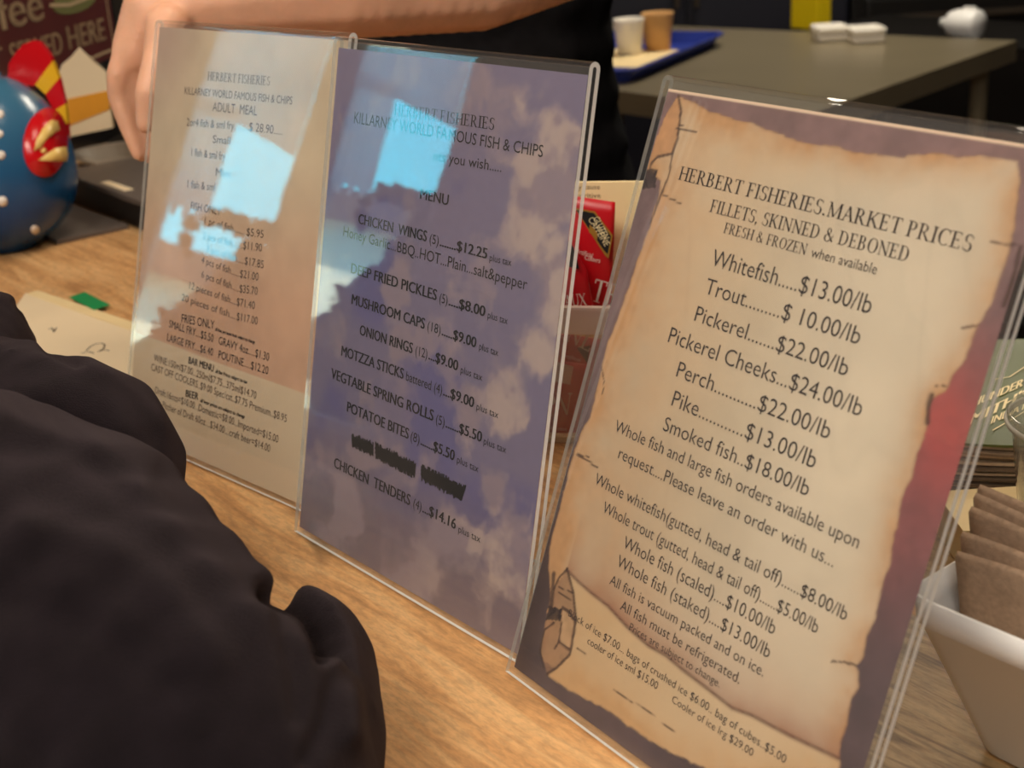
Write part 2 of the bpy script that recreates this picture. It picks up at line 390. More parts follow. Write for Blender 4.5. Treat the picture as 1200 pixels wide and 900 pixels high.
SERIF = {
 'H': (.82, [st(.16), st(.66), hb(.16, .66, .49)] + both(.16) + both(.66)),
 'E': (.68, [st(.16), hb(.16, .54, 0), hb(.16, .52, .955), hb(.16, .42, .5), st(.55, 0, .2, .05), st(.52, .82, 1, .05), st(.42, .4, .62, .04)] + both(.12)),
 'F': (.62, [st(.16), hb(.16, .52, .955), hb(.16, .42, .48), st(.52, .8, 1, .05), st(.42, .38, .6, .04)] + both(.14)),
 'R': (.78, [st(.16), *arc(.28, .74, .27, .26, -90, 90, .12, .05), hb(.16, .3, .955), hb(.16, .32, .48), bar(.32, .5, .62, .02, .11), sf(.66, 0, .2)] + both(.14)),
 'B': (.72, [st(.16), *arc(.28, .755, .25, .245, -90, 90, .12, .05), *arc(.3, .27, .29, .27, -90, 90, .12, .05), hb(.16, .3, .955), hb(.16, .32, .5), hb(.16, .32, 0)] + both(.13)),
 'P': (.66, [st(.16), *arc(.28, .73, .27, .27, -90, 90, .12, .05), hb(.16, .3, .955), hb(.16, .3, .46)] + both(.15)),
 'D': (.82, [st(.16), *arc(.3, .5, .42, .5, -90, 90, .13, .05, 20), hb(.16, .32, .955), hb(.16, .32, 0)] + both(.14)),
 'T': (.70, [st(.35), hb(.04, .66, .955), st(.06, .8, 1, .05), st(.64, .8, 1, .05)] + foot(.35)),
 'I': (.36, [st(.18)] + both(.18)),
 'L': (.64, [st(.16), hb(.16, .54, 0), st(.56, 0, .22, .05)] + both(.14)),
 'S': (.60, [*arc(.3, .745, .22, .255, 40, 262, .11, .055), *arc(.3, .255, .24, .275, -140, 85, .11, .055), st(.5, .76, .95, .04), st(.07, .05, .26, .04)]),
 'C': (.76, [*arc(.42, .5, .36, .52, 48, 312, .13, .05, 24), st(.66, .72, .98, .045)]),
 'O': (.84, arc(.42, .5, .37, .52, 0, 360, .13, .05, 28)),
 'N': (.84, [st(.16, 0, 1, .05), st(.68, 0, 1, .05), bar(.14, .97, .68, .03, .12), sf(.16, 0, .22), sf(.68, .955, .24), sf(.1, .955, .16)]),
 'M': (1.0, [st(.16, 0, 1, .05), st(.84, 0, 1, .12), bar(.16, .97, .48, .04, .11), bar(.48, .04, .82, .97, .05), sf(.16, 0, .22), sf(.84, 0, .28), sf(.12, .955, .18), sf(.88, .955, .2)]),
 'A': (.80, [bar(.12, .02, .40, .98, .05), bar(.38, .98, .66, .02, .12), hb(.2, .58, .32), sf(.1, 0, .22), sf(.68, 0, .26)]),
 'K': (.80, [st(.16), bar(.2, .42, .58, .97, .05), bar(.32, .58, .66, .02, .12), sf(.6, .955, .22), sf(.68, 0, .22)] + both(.16)),
 'W': (1.1, [bar(.1, .98, .34, .02, .11), bar(.34, .02, .54, .98, .05), bar(.54, .98, .78, .02, .11), bar(.78, .02, .98, .98, .05), sf(.1, .955, .22), sf(.98, .955, .2)]),
 'V': (.78, [bar(.1, .98, .38, .02, .12), bar(.38, .02, .66, .98, .05), sf(.1, .955, .24), sf(.66, .955, .22)]),
 'Z': (.68, [hb(.08, .6, .955), hb(.06, .62, 0), bar(.1, .03, .56, .97, .12), st(.09, .8, 1, .05), st(.6, 0, .2, .05)]),
 'Y': (.74, [st(.37, 0, .5), bar(.1, .98, .37, .47, .11), bar(.64, .98, .38, .47, .05), sf(.1, .955, .22), sf(.65, .955, .2)] + foot(.37)),
 'U': (.82, [st(.16, .28, 1), *arc(.41, .3, .31, .32, 180, 360, .12, .05), st(.69, .28, 1, .05), sf(.16, .955), sf(.69, .955, .22)]),
 'X': (.80, [bar(.12, .98, .66, .02, .12), bar(.64, .98, .12, .02, .05), sf(.12, .955, .22), sf(.64, .955, .2), sf(.12, 0, .2), sf(.68, 0, .22)]),
 '&': (.86, [*arc(.34, .76, .17, .24, -20, 330, .08, .05), *arc(.32, .26, .26, .28, 70, 340, .1, .05), bar(.2, .72, .74, .03, .11), bar(.56, .12, .72, .5, .05)]),
 '.': (.30, [st(.13, 0, .13, .13)]), ',': (.30, [st(.13, 0, .13, .13), bar(.16, .06, .08, -.16, .05)]), ' ': (.32, []),
}
def glyphs_serif(s):
    V = []; Fc = []; x = 0.
    for ch in s:
        adv, quads = SERIF[ch]
        for q in quads:
            k = len(V); V += [(x+p[0], p[1]) for p in q]; Fc.append(tuple(range(k, k+len(q))))
        x += adv
    return np.array(V), Fc
def flat_text(s, cap, width=None, font='sans', bold=0., slant=0.):
    """verts (x from 0, baseline y 0) scaled to a cap height and an exact width"""
    if font == 'serif': V, Fc = glyphs_serif(s); sy = cap
    else: V, Fc = glyphs_sans(s, bold); sy = cap/cap_h()
    V = V.copy(); x0, x1 = V[:, 0].min(), V[:, 0].max(); V[:, 0] -= x0
    sx = width/(x1-x0) if width else sy
    V[:, 0] *= sx; V[:, 1] *= sy; V[:, 0] += slant*V[:, 1]
    return V, Fc
def text_on(name, items, O, A, B, m, parent=None):
    """items: (text, x, y, cap, width, font, bold); plane O + x A + y B"""
    V = []; Fc = []
    O, A, B = [np.array(q, float) for q in (O, A, B)]
    for it in items:
        t, x, y, cap, width = it[:5]; font = it[5] if len(it) > 5 else 'sans'; bold = it[6] if len(it) > 6 else 0.; rot = it[7] if len(it) > 7 else 0.
        v, f = flat_text(t, cap, width, font, bold); k = len(V)
        c, s = math.cos(rot), math.sin(rot)
        V += [O+A*(x+p[0]*c-p[1]*s)+B*(y+p[0]*s+p[1]*c) for p in v]; Fc += [tuple(i+k for i in q) for q in f]
    me = bpy.data.meshes.new(name); me.from_pydata([tuple(map(float, v)) for v in V], [], Fc); me.update()
    return link(name, me, parent, m)

# ================================================================== the room
ZF, ZC = -.95, 1.72
XL, XR, YF, YB = -1.75, 3.2, -2.6, 5.2
WY0, WY1, WZ0, WZ1 = 1.135, 1.372, -.16, .78            # the window in the left wall
struct(box('floor', ((XL+XR)/2, (YF+YB)/2, ZF-.05), (XR-XL+.4, YB-YF+.4, .1), 'floor'))
struct(box('ceiling', ((XL+XR)/2, (YF+YB)/2, ZC+.05), (XR-XL+.4, YB-YF+.4, .1), 'ceiling'))
struct(box('wall_back', ((XL+XR)/2, YB+.06, (ZF+ZC)/2), (XR-XL+.4, .12, ZC-ZF), 'wall'))
struct(box('wall_front', ((XL+XR)/2, YF-.06, (ZF+ZC)/2), (XR-XL+.4, .12, ZC-ZF), 'wall_side'))
struct(box('wall_right', (XR+.06, (YF+YB)/2, (ZF+ZC)/2), (.12, YB-YF, ZC-ZF), 'wall'))
bm = bmesh.new()
for y0, y1, z0, z1 in ((YF, WY0, ZF, ZC), (WY1, YB, ZF, ZC), (WY0, WY1, ZF, WZ0), (WY0, WY1, WZ1, ZC)):
    box_bm(bm, (XL-.06, (y0+y1)/2, (z0+z1)/2), (.12, y1-y0, z1-z0))
struct(from_bm('wall_left', bm, 'wall_side'))
bm = bmesh.new()
for y0, y1, z0, z1 in ((WY0, WY0+.018, WZ0, WZ1), (WY1-.018, WY1, WZ0, WZ1), (WY0, WY1, WZ0, WZ0+.02), (WY0, WY1, WZ1-.02, WZ1)):
    box_bm(bm, (XL-.05, (y0+y1)/2, (z0+z1)/2), (.05, y1-y0, z1-z0), bevel=.003)
win = struct(from_bm('window_1', bm, 'frame'))
box('window_pane', (XL-.06, (WY0+WY1)/2, (WZ0+WZ1)/2), (.004, WY1-WY0-.02, WZ1-WZ0-.02), mat_clear('window_glass', (.97, .98, .97), scratch=False), win)
tag(prism('added_blind', [(WY0+.02, .434), (1.27, .460), (WY1-.02, .462), (WY1-.02, WZ1-.02), (WY0+.02, WZ1-.02)], ((0, 1, 0), (0, 0, 1), (1, 0, 0)), .003, 'blind', None, (XL-.03, 0, 0)), 'unseen pale blind added in the side window to shape its reflection', 'blind')  # unseen blind, added and slanted to veil and bound the window's reflection
V = []; Fc = []
for k in range(25):
    y = 1.272+(WY1-.02-1.272)*k/24; x = XL-.034+.006*math.sin(k*1.6)
    V += [(x, y, .275+.012*math.sin(k*.9)), (x, y, .49)]
    if k: Fc.append((2*k-2, 2*k, 2*k+1, 2*k-1))
tag(mesh('added_curtain', V, Fc, 'blind', smooth=True), 'unseen pale curtain added at one side of the window to shape its reflection', 'curtain')  # unseen curtain, added to grey one side of the reflected window

# outside the window
struct(box('ground', (-9, 1.5, -1.25), (14.4, 16, .1), 'ground'))
b_ = thing('white_outbuilding', 'pale rendered outbuilding seen through the side window', 'building', (-9.2, 2.2, -1.2))
box('wall', (0, 0, .75), (.5, 5.0, 1.5), 'render_wall', b_)
prism('roof', [(-.45, 1.5), (.45, 1.5), (0, 1.75)], ((1, 0, 0), (0, 0, 1), (0, 1, 0)), 5.2, 'bark', b_, (0, -2.6, 0))
def shrub(name, label, cat, base, h, blobs, trunk):
    t = thing(name, label, cat, base)
    bm = bmesh.new(); rr = random.Random(5)
    for (x, y, z, r) in blobs:
        for k in range(90):
            a = rr.uniform(0, 2*PI); b2 = math.acos(rr.uniform(-1, 1)); q = r*rr.uniform(.75, 1.03)
            c = (x+q*math.sin(b2)*math.cos(a), y+q*math.sin(b2)*math.sin(a), z+q*math.cos(b2))
            s = r*rr.uniform(.08, .2); add_ball(bm, c, s, (s, s, s*.6))
        add_ball(bm, (x, y, z), r*.86)
    from_bm('foliage', bm, 'leaf', t)
    lathe('trunk', [(trunk, 0), (trunk*.7, h)], 'bark', t, 12)
    return t
def leafy(name, label, cat, x, y0, z0, balls, seed=5):
    t = thing(name, label, cat, (x, y0, z0)); bm = bmesh.new(); rr = random.Random(seed)
    for (y, z, r) in balls:
        add_ball(bm, (rr.uniform(-.02, .02), y-y0, z-z0), r*.9)
        for k in range(26):
            a = rr.uniform(0, 2*PI); q = r*rr.uniform(.7, 1.0); b2 = math.acos(rr.uniform(-1, 1)); sz = r*rr.uniform(.12, .26)
            add_ball(bm, (q*math.sin(b2)*math.cos(a), y-y0+q*math.sin(b2)*math.sin(a), z-z0+q*math.cos(b2)), sz, (sz, sz, sz*.7))
    from_bm('foliage', bm, 'leaf', t)
    lathe('stem', [(.012, 0), (.009, .6)], 'bark', t, 10); return t
XS = -2.0
leafy('added_shrub', 'unseen dark shrub added outside the side window to shape its reflection', 'shrub', XS, 1.30, -1.2,  # unseen foliage, added as the dark outline in the window's reflection
      [(y+.045, z+.012, r) for y, z, r in [(1.09, .30, .04), (1.13, .29, .032), (1.165, .287, .03), (1.20, .288, .026), (1.235, .29, .024), (1.265, .285, .022), (1.295, .262, .018), (1.298, .228, .017), (1.285, .205, .012),
       (1.10, .23, .05), (1.14, .215, .055), (1.17, .245, .03), (1.185, .17, .05), (1.16, .12, .07), (1.10, .1, .08), (1.215, .10, .055), (1.25, .055, .055), (1.15, -.02, .1), (1.24, -.03, .08), (1.29, -.01, .045), (1.32, -.06, .06), (1.20, -.12, .12), (1.37, -.10, .07)]])

# ================================================================== the counter
CT = -.0022
ca = math.atan2(E1[1], E1[0])
ctr = thing('serving_counter', 'wood grain serving counter carrying the menu stands', 'counter', (0, 0, ZF), ca)
def L(e1, e2, z): return (e1, e2, z-ZF)
bm = bmesh.new(); box_bm(bm, L(-1.15, .5375, CT-.02), (3.5, .695, .04), bevel=.004); from_bm('countertop', bm, 'wood', ctr)
box('front_panel', L(-1.15, .25, (ZF+CT-.04)/2), (3.46, .02, CT-.04-ZF), 'wall_side', ctr)
box('back_panel', L(-1.15, .83, (ZF+CT-.04)/2), (3.46, .02, CT-.04-ZF), 'wall_side', ctr)
for e in (-2.87, .57): box('end_panel', L(e, .54, (ZF+CT-.04)/2), (.02, .56, CT-.04-ZF), 'wall_side', ctr)

# ================================================================== the three menu stands
class Stand:
    def __init__(self, p, label, name='menu_stand'):
        x, y, yaw, t, self.w, self.h, rl = p; self.t = t
        self.o = np.array([x, y, 0.])
        self.root = thing(name, label, 'menu stand', (x, y, 0), yaw)
        self.a = np.array([math.cos(rl), math.sin(t)*math.sin(rl), math.cos(t)*math.sin(rl)])
        self.b = np.array([-math.sin(rl), math.sin(t)*math.cos(rl), math.cos(t)*math.cos(rl)])
        self.n = np.array([0, math.cos(t), -math.sin(t)])
        c, s = math.cos(yaw), math.sin(yaw); self.R = np.array([[c, -s, 0], [s, c, 0], [0, 0, 1]])
        self.SD = .0031                                            # the sheet's depth behind the front face
    def loc(self, u, v, w=0.): return self.a*u+self.b*v+self.n*w
    def uv(self, px, w=None):
        w = self.SD if w is None else w
        A, B, N = self.R@self.a, self.R@self.b, self.R@self.n; o = self.o+N*w
        r = ray(px); t = ((o-CC)@N)/(r@N); q = CC+r*t-o; return np.array([q@A, q@B])
    def cap_m(self, px, cpx):
        P = self.uv(px); Q = self.uv((px[0], px[1]-cpx)); Q2 = self.uv((px[0]+20, px[1]))
        # height of a letter whose top stands cpx above its foot: solve along the panel's own up direction
        J = np.array([(Q2-P)/20, (Q-P)/cpx]).T                     # uv per (px right, px up)
        up = np.linalg.inv(J)@np.array([0, 1.]); return cpx/up[1]
    def holder(self):
        w, h, t = self.w, self.h, self.t; th = .0012
        hb2, hv = math.cos(t), math.sin(t)
        c = [(.0013, .0)] + [(.0013, h*k/6) for k in range(1, 6)]
        r = .0024; cy = h-r-.0012
        for k in range(9):
            a = PI-PI*k/8; c.append((.0013+r+r*math.cos(a), cy+r*math.sin(a)))
        c += [(.0061, h*k/6) for k in range(5, 0, -1)] + [(.0061, .006), (.0069, .0038), (.0088, .0026)]
        c += [(.0088+d*hb2, .0026+d*hv) for d in (.02, .045, .07)]
        c = np.array(c); d = np.gradient(c, axis=0); d /= np.linalg.norm(d, axis=1)[:, None]
        nn = np.stack([-d[:, 1], d[:, 0]], 1)
        L_, R_ = c+nn*th, c-nn*th; ns = len(c)
        V = []
        for u in (0., w):
            V += [self.loc(u, q[1], q[0]) for q in L_] + [self.loc(u, q[1], q[0]) for q in R_]
        Fc = []; mi = []
        for i in range(ns-1):
            Fc += [(i, i+1, 2*ns+i+1, 2*ns+i), (ns+i, ns+i+1, 3*ns+i+1, 3*ns+i)]; mi += [0, 0]
            Fc += [(i, i+1, ns+i+1, ns+i), (2*ns+i, 2*ns+i+1, 3*ns+i+1, 3*ns+i)]; mi += [2, 1]
        for i in (0, ns-1): Fc.append((i, ns+i, 3*ns+i, 2*ns+i)); mi.append(1)
        o = mesh('acrylic_holder', V, Fc, ['acrylic', 'acrylic_edge', 'acrylic_far_edge'], self.root)
        me = o.data
        for p, k in zip(me.polygons, mi): p.material_index = k
        return o
    def sheet(self, u0, u1, v0, v1, fn, step=.0009):
        nu, nv = int((u1-u0)/step)+1, int((v1-v0)/step)+1
        us = np.linspace(u0, u1, nu); vs = np.linspace(v0, v1, nv); U, Vv = np.meshgrid(us, vs)
        w = self.SD+.0012*np.exp(-((Vv-v1)/.03)**2)*0
        P = U[..., None]*self.a+Vv[..., None]*self.b+w[..., None]*self.n
        idx = np.arange(nu*nv).reshape(nv, nu)
        F4 = np.stack([idx[:-1, :-1], idx[:-1, 1:], idx[1:, 1:], idx[1:, :-1]], -1).reshape(-1, 4)
        me = bpy.data.meshes.new('menu_sheet'); me.vertices.add(nu*nv); me.vertices.foreach_set('co', P.ravel())
        me.loops.add(F4.size); me.loops.foreach_set('vertex_index', F4.ravel().astype(np.int32))
        me.polygons.add(len(F4)); me.polygons.foreach_set('loop_start', np.arange(0, F4.size, 4, dtype=np.int32))
        me.update(); me.validate()
        at_ = me.color_attributes.new('print', 'FLOAT_COLOR', 'POINT')
        C = np.ones((nv, nu, 4)); C[..., :3] = np.clip(fn(U, Vv), 0, 1); at_.data.foreach_set('color', C.ravel().astype(np.float32))
        self.paper = link('menu_sheet', me, self.root, 'print'); return self.paper
    def text(self, name, items, m):
        V = []; Fc = []
        for it in items:
            s, p0, p1, cpx = it[:4]; font = it[4] if len(it) > 4 else 'sans'; bold = it[5] if len(it) > 5 else 0.
            A, B = self.uv(p0), self.uv(p1); d = B-A; Lw = np.hypot(*d); d /= Lw; nrm = np.array([-d[1], d[0]])
            v, f = flat_text(s, self.cap_m(p0, cpx), Lw, font, bold); k = len(V)
            for q in v: V.append(self.loc(*(A+d*q[0]+nrm*q[1]), self.SD-.00025))
            Fc += [tuple(i+k for i in q) for q in f]
        me = bpy.data.meshes.new(name); me.from_pydata([tuple(map(float, v)) for v in V], [], Fc); me.update()
        return link(name, me, self.paper, m)
    def poly(self, pts): return [tuple(self.uv(p)) for p in pts]
def lin(c): return np.array(srgb(*c))
def mixc(a, b, t): return a+(b-a)*t[..., None]

# ---- right: market prices on a parchment print
s3 = Stand((-.0134, .6199, -.9771, .3783, .2221, .3141, -.0072), 'tilted acrylic stand nearest the viewer holding the parchment market price list')
s3.holder()
PARCH = [(795,112),(815,120),(832,131),(850,135),(866,141),(880,143),(897,152),(910,155),(930,163),(950,168),(967,169),(985,172),(1003,178),(1020,180),(1040,181),(1060,183),(1080,180),(1100,179),(1120,183),(1140,181),(1165,184),(1193,188),(1196,205),(1193,235),(1190,262),(1184,292),(1176,318),(1164,352),(1147,381),(1136,410),(1128,427),(1117,440),(1110,458),(1103,462),(1092,470),(1087,484),(1087,500),(1081,517),(1074,535),(1069,560),(1063,572),(1056,590),(1053,612),(1047,640),(1044,662),(1035,684),(1030,705),(1025,730),(1016,746),(1012,770),(1004,780),(1007,788),(1007,806),(998,818),(993,850),(985,870),(983,915),(880,925),(820,898),(790,884),(760,867),(735,850),(715,834),(690,821),(665,808),(641,791),(650,783),(636,775),(633,757),(640,724),(645,700),(643,668),(644,640),(654,602),(664,562),(672,530),(681,506),(691,490),(697,465),(705,430),(712,400),(725,370),(735,340),(745,310),(752,290),(760,268),(765,250),(771,232),(774,212),(765,205),(756,200),(760,188),(768,165),(780,135)]
P3 = s3.poly(PARCH)
dark3 = lambda pts, w: (w, s3.poly(pts))
STR3 = [dark3([(795,112),(798,130),(794,162),(788,180),(770,184),(763,192),(760,203)], .0011), dark3([(788,180),(784,205),(776,225),(771,238),(762,262)], .0009),
        dark3([(793,150),(816,155)], .0004), dark3([(796,146),(812,148)], .0004), dark3([(777,228),(798,239)], .0005),
        dark3([(664.6,667),(655,677),(649,690)], .0011), dark3([(664.6,667),(672,695),(675,727),(668,767),(652,783),(641,790)], .0012), dark3([(649,673),(646,712)], .0022),
        dark3([(649,730),(638,738),(633,761),(637,782)], .001), dark3([(659,712),(667,717),(673,727)], .0012), dark3([(655,752),(667,761)], .0012), dark3([(658,730),(655,752),(650,760)], .001),
        dark3([(655,688),(672,695)], .0004), dark3([(654,694),(670,703)], .0004), dark3([(1162,283),(1180,286),(1192,288)], .0006), dark3([(1196,290),(1186,330),(1176,358)], .0014),
        dark3([(1147,381),(1135,383),(1126,385)], .0006), dark3([(1110,452),(1096,452)], .0005), dark3([(1092,463),(1088,475),(1087,495)], .0016),
        dark3([(1004,780),(1000,779),(991,776),(975,775)], .0007), dark3([(705,430),(708,448),(706,462)], .0006), dark3([(672,530),(690,541),(700,548)], .0005), dark3([(676,532),(690,536)], .0005),
        dark3([(718,808),(760,834),(795,862)], .0004), dark3([(676,760),(690,770)], .0004)]
TIE3 = [s3.poly([(752,197),(770,199),(768,220),(752,222),(748,210)]), s3.poly([(643,710),(659,714),(657,728),(640,726)])]
ROLLA = s3.poly([(795,112),(798,130),(794,162),(788,180),(770,184),(763,192),(757,200),(762,185),(770,160),(780,135)])
ROLLB = s3.poly([(664,668),(672,695),(675,727),(668,767),(652,783),(641,790),(634,760),(640,724),(649,690)]); ROLLC = s3.poly([(660,713),(672,729),(667,760),(656,750)])
FOLD3 = s3.poly([(664,668),(678,682),(694,696),(712,710),(735,735),(760,757),(780,768),(800,785),(830,808),(858,830),(880,838),(925,862),(985,890)])
RED3 = s3.uv((1112, 512)); RED3b = s3.uv((1062, 640)); EMB = s3.poly([(667, 690), (690, 700), (705, 712)])
def art3(U, V):
    n1 = fbm(U*60, V*60, 3); n2 = fbm(U*260, V*260, 9); n3 = fbm(U*18, V*18, 21)
    jag = (fbm(U*300, V*300, 33)-.5)*.0018
    poly = P3; ins = inside(U, V, poly); d = seg_dist(U, V, poly+[poly[0]]); d = np.where(ins, d, -d)+jag
    H = s3.h; W = s3.w
    body = mixc(lin((206, 184, 154))[None, None], lin((214, 198, 174))[None, None], sstep(.06, .16, U))
    body = body*(1+(n3-.5)[..., None]*.30+(n1-.5)[..., None]*.12)
    cr = np.abs(fbm(U*22+V*6, V*9, 71, 3)-.5); body = body*(1-.04*np.exp(-(cr/.02)**2))[..., None]
    tan = lin((196, 150, 104))
    lowleft = sstep(.11, .0, U)*.75+sstep(.13, .03, V)*.2
    t = np.clip(np.exp(-(np.maximum(d, 0)/.0095)**1.6)*(.75+1.1*(n1-.5)) + lowleft*(.65+1.0*(n1-.5)), 0, 1)
    c = mixc(body, tan[None, None]*(1+.25*(n2-.5))[..., None], t)
    rim = np.exp(-(np.maximum(d, 0)/.0006)**2)*.55
    c = mixc(c, lin((110, 70, 46))[None, None], rim)
    # curl at the foot of the scroll
    fd = seg_dist(U, V, FOLD3); fu = np.array([p[0] for p in FOLD3]); fv = np.array([p[1] for p in FOLD3])
    above = V-np.interp(U, fu, fv)
    sh = np.where(above > 0, np.exp(-above/.011), 0)*(.6+.6*(n1-.3))*(U > fu[0])
    c = mixc(c, lin((158, 104, 78))[None, None], np.clip(sh, 0, .85))
    c = mixc(c, lin((214, 178, 128))[None, None], np.where((above < 0) & (U > fu[0]), .45, 0))
    c = mixc(c, lin((84, 50, 40))[None, None], np.exp(-(fd/.0009)**2)*.75)
    # the surround
    bgc = mixc(lin((120, 96, 98))[None, None], lin((88, 72, 76))[None, None], sstep(.25, .05, V))
    bgc = mixc(bgc, lin((66, 46, 44))[None, None], sstep(.03, .0, U)*sstep(.16, .05, V))
    bgc = mixc(bgc, lin((138, 106, 104))[None, None], sstep(.24, .3, V)*.6)
    for q, r, col, am in ((RED3, .035, (178, 72, 68), .85), (RED3b, .03, (140, 78, 78), .6)):
        g = np.exp(-(((U-q[0])/(r*.75))**2+((V-q[1])/r)**2))*am*(.7+.6*n1); bgc = mixc(bgc, lin(col)[None, None], np.clip(g, 0, 1))
    bgc = bgc*(1+.5*(n1-.5)+.25*(n2-.5))[..., None]
    c = mixc(bgc, c, sstep(-.0004, .0006, d))
    for q, col, am in ((ROLLA, (190, 140, 96), .85), (ROLLB, (150, 112, 84), .75), (ROLLC, (196, 160, 120), .7)):
        c = mixc(c, lin(col)[None, None]*(.8+.5*n2)[..., None], np.where(inside(U, V, q), am, 0))
    for q in TIE3:
        m_ = inside(U, V, q); c = mixc(c, lin((44, 30, 30))[None, None], np.where(m_, .55+.7*n2, 0).clip(0, 1))
    for w, q in STR3:
        e = seg_dist(U, V, q)+(n2-.5)*.0006; c = mixc(c, lin((58, 36, 30))[None, None], sstep(w, w*.35, e)*.85)
    c = np.where((V > s3.top-.0016)[..., None], lin((236, 206, 178)), c)
    return c
s3.top = s3.uv((990, 136))[1]
s3.sheet(.0025, s3.w-.0045, .0035, s3.top, art3)
T3 = [('HERBERT FISHERIES.MARKET PRICES', (794.6,210.3), (1137.2,295.3), 15.5, 'serif'), ('FILLETS, SKINNED & DEBONED', (831.2,248.1), (1062.8,306.7), 14.5, 'serif'),
      ('FRESH & FROZEN', (847.5,272.7), (944,299.2), 12, 'serif'), ('when available', (950,301), (1026.5,321.8), 11.5),
      ('Whitefish.....$13.00/lb', (833,311), (1019,368), 19), ('Trout.........$ 10.00/lb', (825.5,343.7), (1006,404), 18), ('Pickerel.......$22.00/lb', (813.5,375.8), (991.7,441), 17.5),
      ('Pickerel Cheeks...$24.00/lb', (782.7,400.7), (1008,488.3), 17.7), ('Perch...........$22.00/lb', (792.3,441), (970.7,515), 17.7), ('Pike............$13.00/lb', (786.7,475), (954,549.3), 17.7),
      ('Smoked fish..$18.00/lb', (776.7,504), (946,581.7), 16), ('Whole fish and large fish orders available upon', (720,505), (1005,643.3), 13.3), ('request....Please leave an order with us...', (724.3,536.7), (976,665), 13.3),
      ('Whole whitefish(gutted, head & tail off)......$8.00/lb', (696.6,566.7), (991,727.6), 12.8), ('Whole trout (gutted, head & tail off)......$5.00/lb', (706,600), (957,742.6), 12.8),
      ('Whole fish (scaled)....$10.00/lb', (730,641.7), (906.7,744), 14), ('Whole fish (staked)....$13.00/lb', (722.7,663.3), (900.7,771.7), 13.5),
      ('All fish is vacuum packed and on ice.', (714.3,684), (894,793.3), 11), ('All fish must be refrigerated.', (726.7,714), (866,801.7), 11), ('Prices are subject to change.', (737.3,738.3), (842.7,806), 8.6),
      ('Block of ice $7.00... bags of crushed ice $6.00.. bag of cubes..$5.00', (666,721.7), (920,895), 8.2), ('cooler of ice sml $15.00', (688.3,754), (770,808.3), 8.2), ('Cooler of ice lrg $29.00', (787.3,822.7), (881.7,886.7), 8.2)]
T3 = [t if len(t) > 4 else (*t, 'sans', -.005) for t in T3]
s3.text('printed_text', T3, 'ink')

# ---- middle: snack menu on a clouded print
s2 = Stand((-.1456, .7981, -.8934, .2274, .2213, .3095, .0016), 'upright acrylic stand in the middle of the row holding the cloud printed snack menu')
s2.holder()
CL2 = [s2.uv(p) for p in ((655,160),(640,215),(612,255),(640,300),(655,340),(455,345),(470,395),(520,400),(540,470),(590,480),(570,560),(470,560),(420,520),(400,600),(520,640),(590,690),(640,420),(430,470),(610,620),(505,690))]
CR2 = (.02, .026, .022, .024, .016, .02, .02, .026, .022, .016, .012, .02, .02, .024, .026, .02, .014, .018, .016, .026)
def art2(U, V):
    wx = U+(fbm(U*40, V*40, 4)-.5)*.03; wy = V+(fbm(U*40, V*40, 14)-.5)*.03
    n = fbm(wx*38, wy*38, 44, 6); f = np.zeros(U.shape)
    for q, r in zip(CL2, CR2): f = np.maximum(f, np.exp(-(((wx-q[0])/r)**2+((wy-q[1])/(r*.9))**2)*1.1))
    f = sstep(.42, .70, f*.36+n*.85-.04)
    sky = mixc(lin((122, 112, 138))[None, None], lin((104, 98, 140))[None, None], sstep(.5, .7, fbm(U*16, V*16, 5)))
    sky = mixc(sky, lin((118, 102, 112))[None, None], sstep(.09, .02, V))
    cl = mixc(lin((150, 132, 140))[None, None], lin((190, 168, 158))[None, None], sstep(.1, .2, U)*sstep(.4, .6, fbm(U*50, V*50, 8)))
    return mixc(sky, cl, f*.8)*(.96+.08*fbm(U*300, V*300, 2))[..., None]
s2.sheet(.0015, s2.w-.0035, .003, s2.h-.0065, art2)
B2 = .022
def prices(name, p, n0, n1, cnt, c0, c1, price, q1, t0, t1, cap=11.6, bold=B2):
    return [(name, n0, n1, cap, 'sans', bold), (cnt, c0, c1, cap*.92), (price, (c1[0]+1.5, c1[1]+.6), q1, cap, 'sans', bold), ('plus tax', t0, t1, cap*.7)]
T2 = [('HERBERT F', (462,135), (521,143.6), 13.5, 'serif'), ('ISHERIES', (523,144), (579,152.3), 13.5, 'serif'), ('KILLARNEY WORLD FA', (415,144), (524,164), 13), ('MOUS FISH & CHIPS', (526,164.4), (636,184.3), 13),
      ('nts you wish.....', (508,188), (587.7,201.7), 11.5), ('MENU', (492.3,232.7), (525.6,240.8), 12.2, 'sans', .016),
      ('Honey Garlic...BBQ..HOT...Plain...salt&pepper', (402.5,276.4), (617.5,340), 11.6)]
T2 += prices('CHICKEN  WINGS', 0, (420,261.8), (500.2,283.1), '(5)', (503.5,284.5), (514,287.5), '.......$12.25', (571,303.5), (574,305.6), (599.4,311.7))
T2 += prices('DEEP FRIED PICKLES', 0, (411.3,319.6), (511.9,352.2), '(5)', (515,354), (524.4,357), '....$8.00', (568.7,371.2), (571.7,372.7), (595,380))
T2 += prices('MUSHROOM CAPS', 0, (412,356), (497.9,385.8), '(18)', (501,386.7), (516.3,392), '.....$9.00', (558,407.7), (561.7,409.4), (584,417.3))
T2 += prices('ONION RINGS', 0, (421.5,392), (483.6,414.4), '(12)', (487,415.8), (500.8,420.2), '...$9.00', (536.7,434.8), (540,436.8), (565.2,446.5))
T2 += prices('MOTZZA STICKS', 0, (400,416.4), (473,444.4), 'battered (4)', (476,445.6), (518,462.4), '...$9.00', (555.4,478), (558.5,479.8), (584,490.4))
T2 += prices('VEGTABLE SPRING ROLLS', 0, (388,442.7), (508,493.5), '(5)', (511,496), (521,500), '......$5.50', (564.7,518.4), (567,520.3), (593.3,531.2))
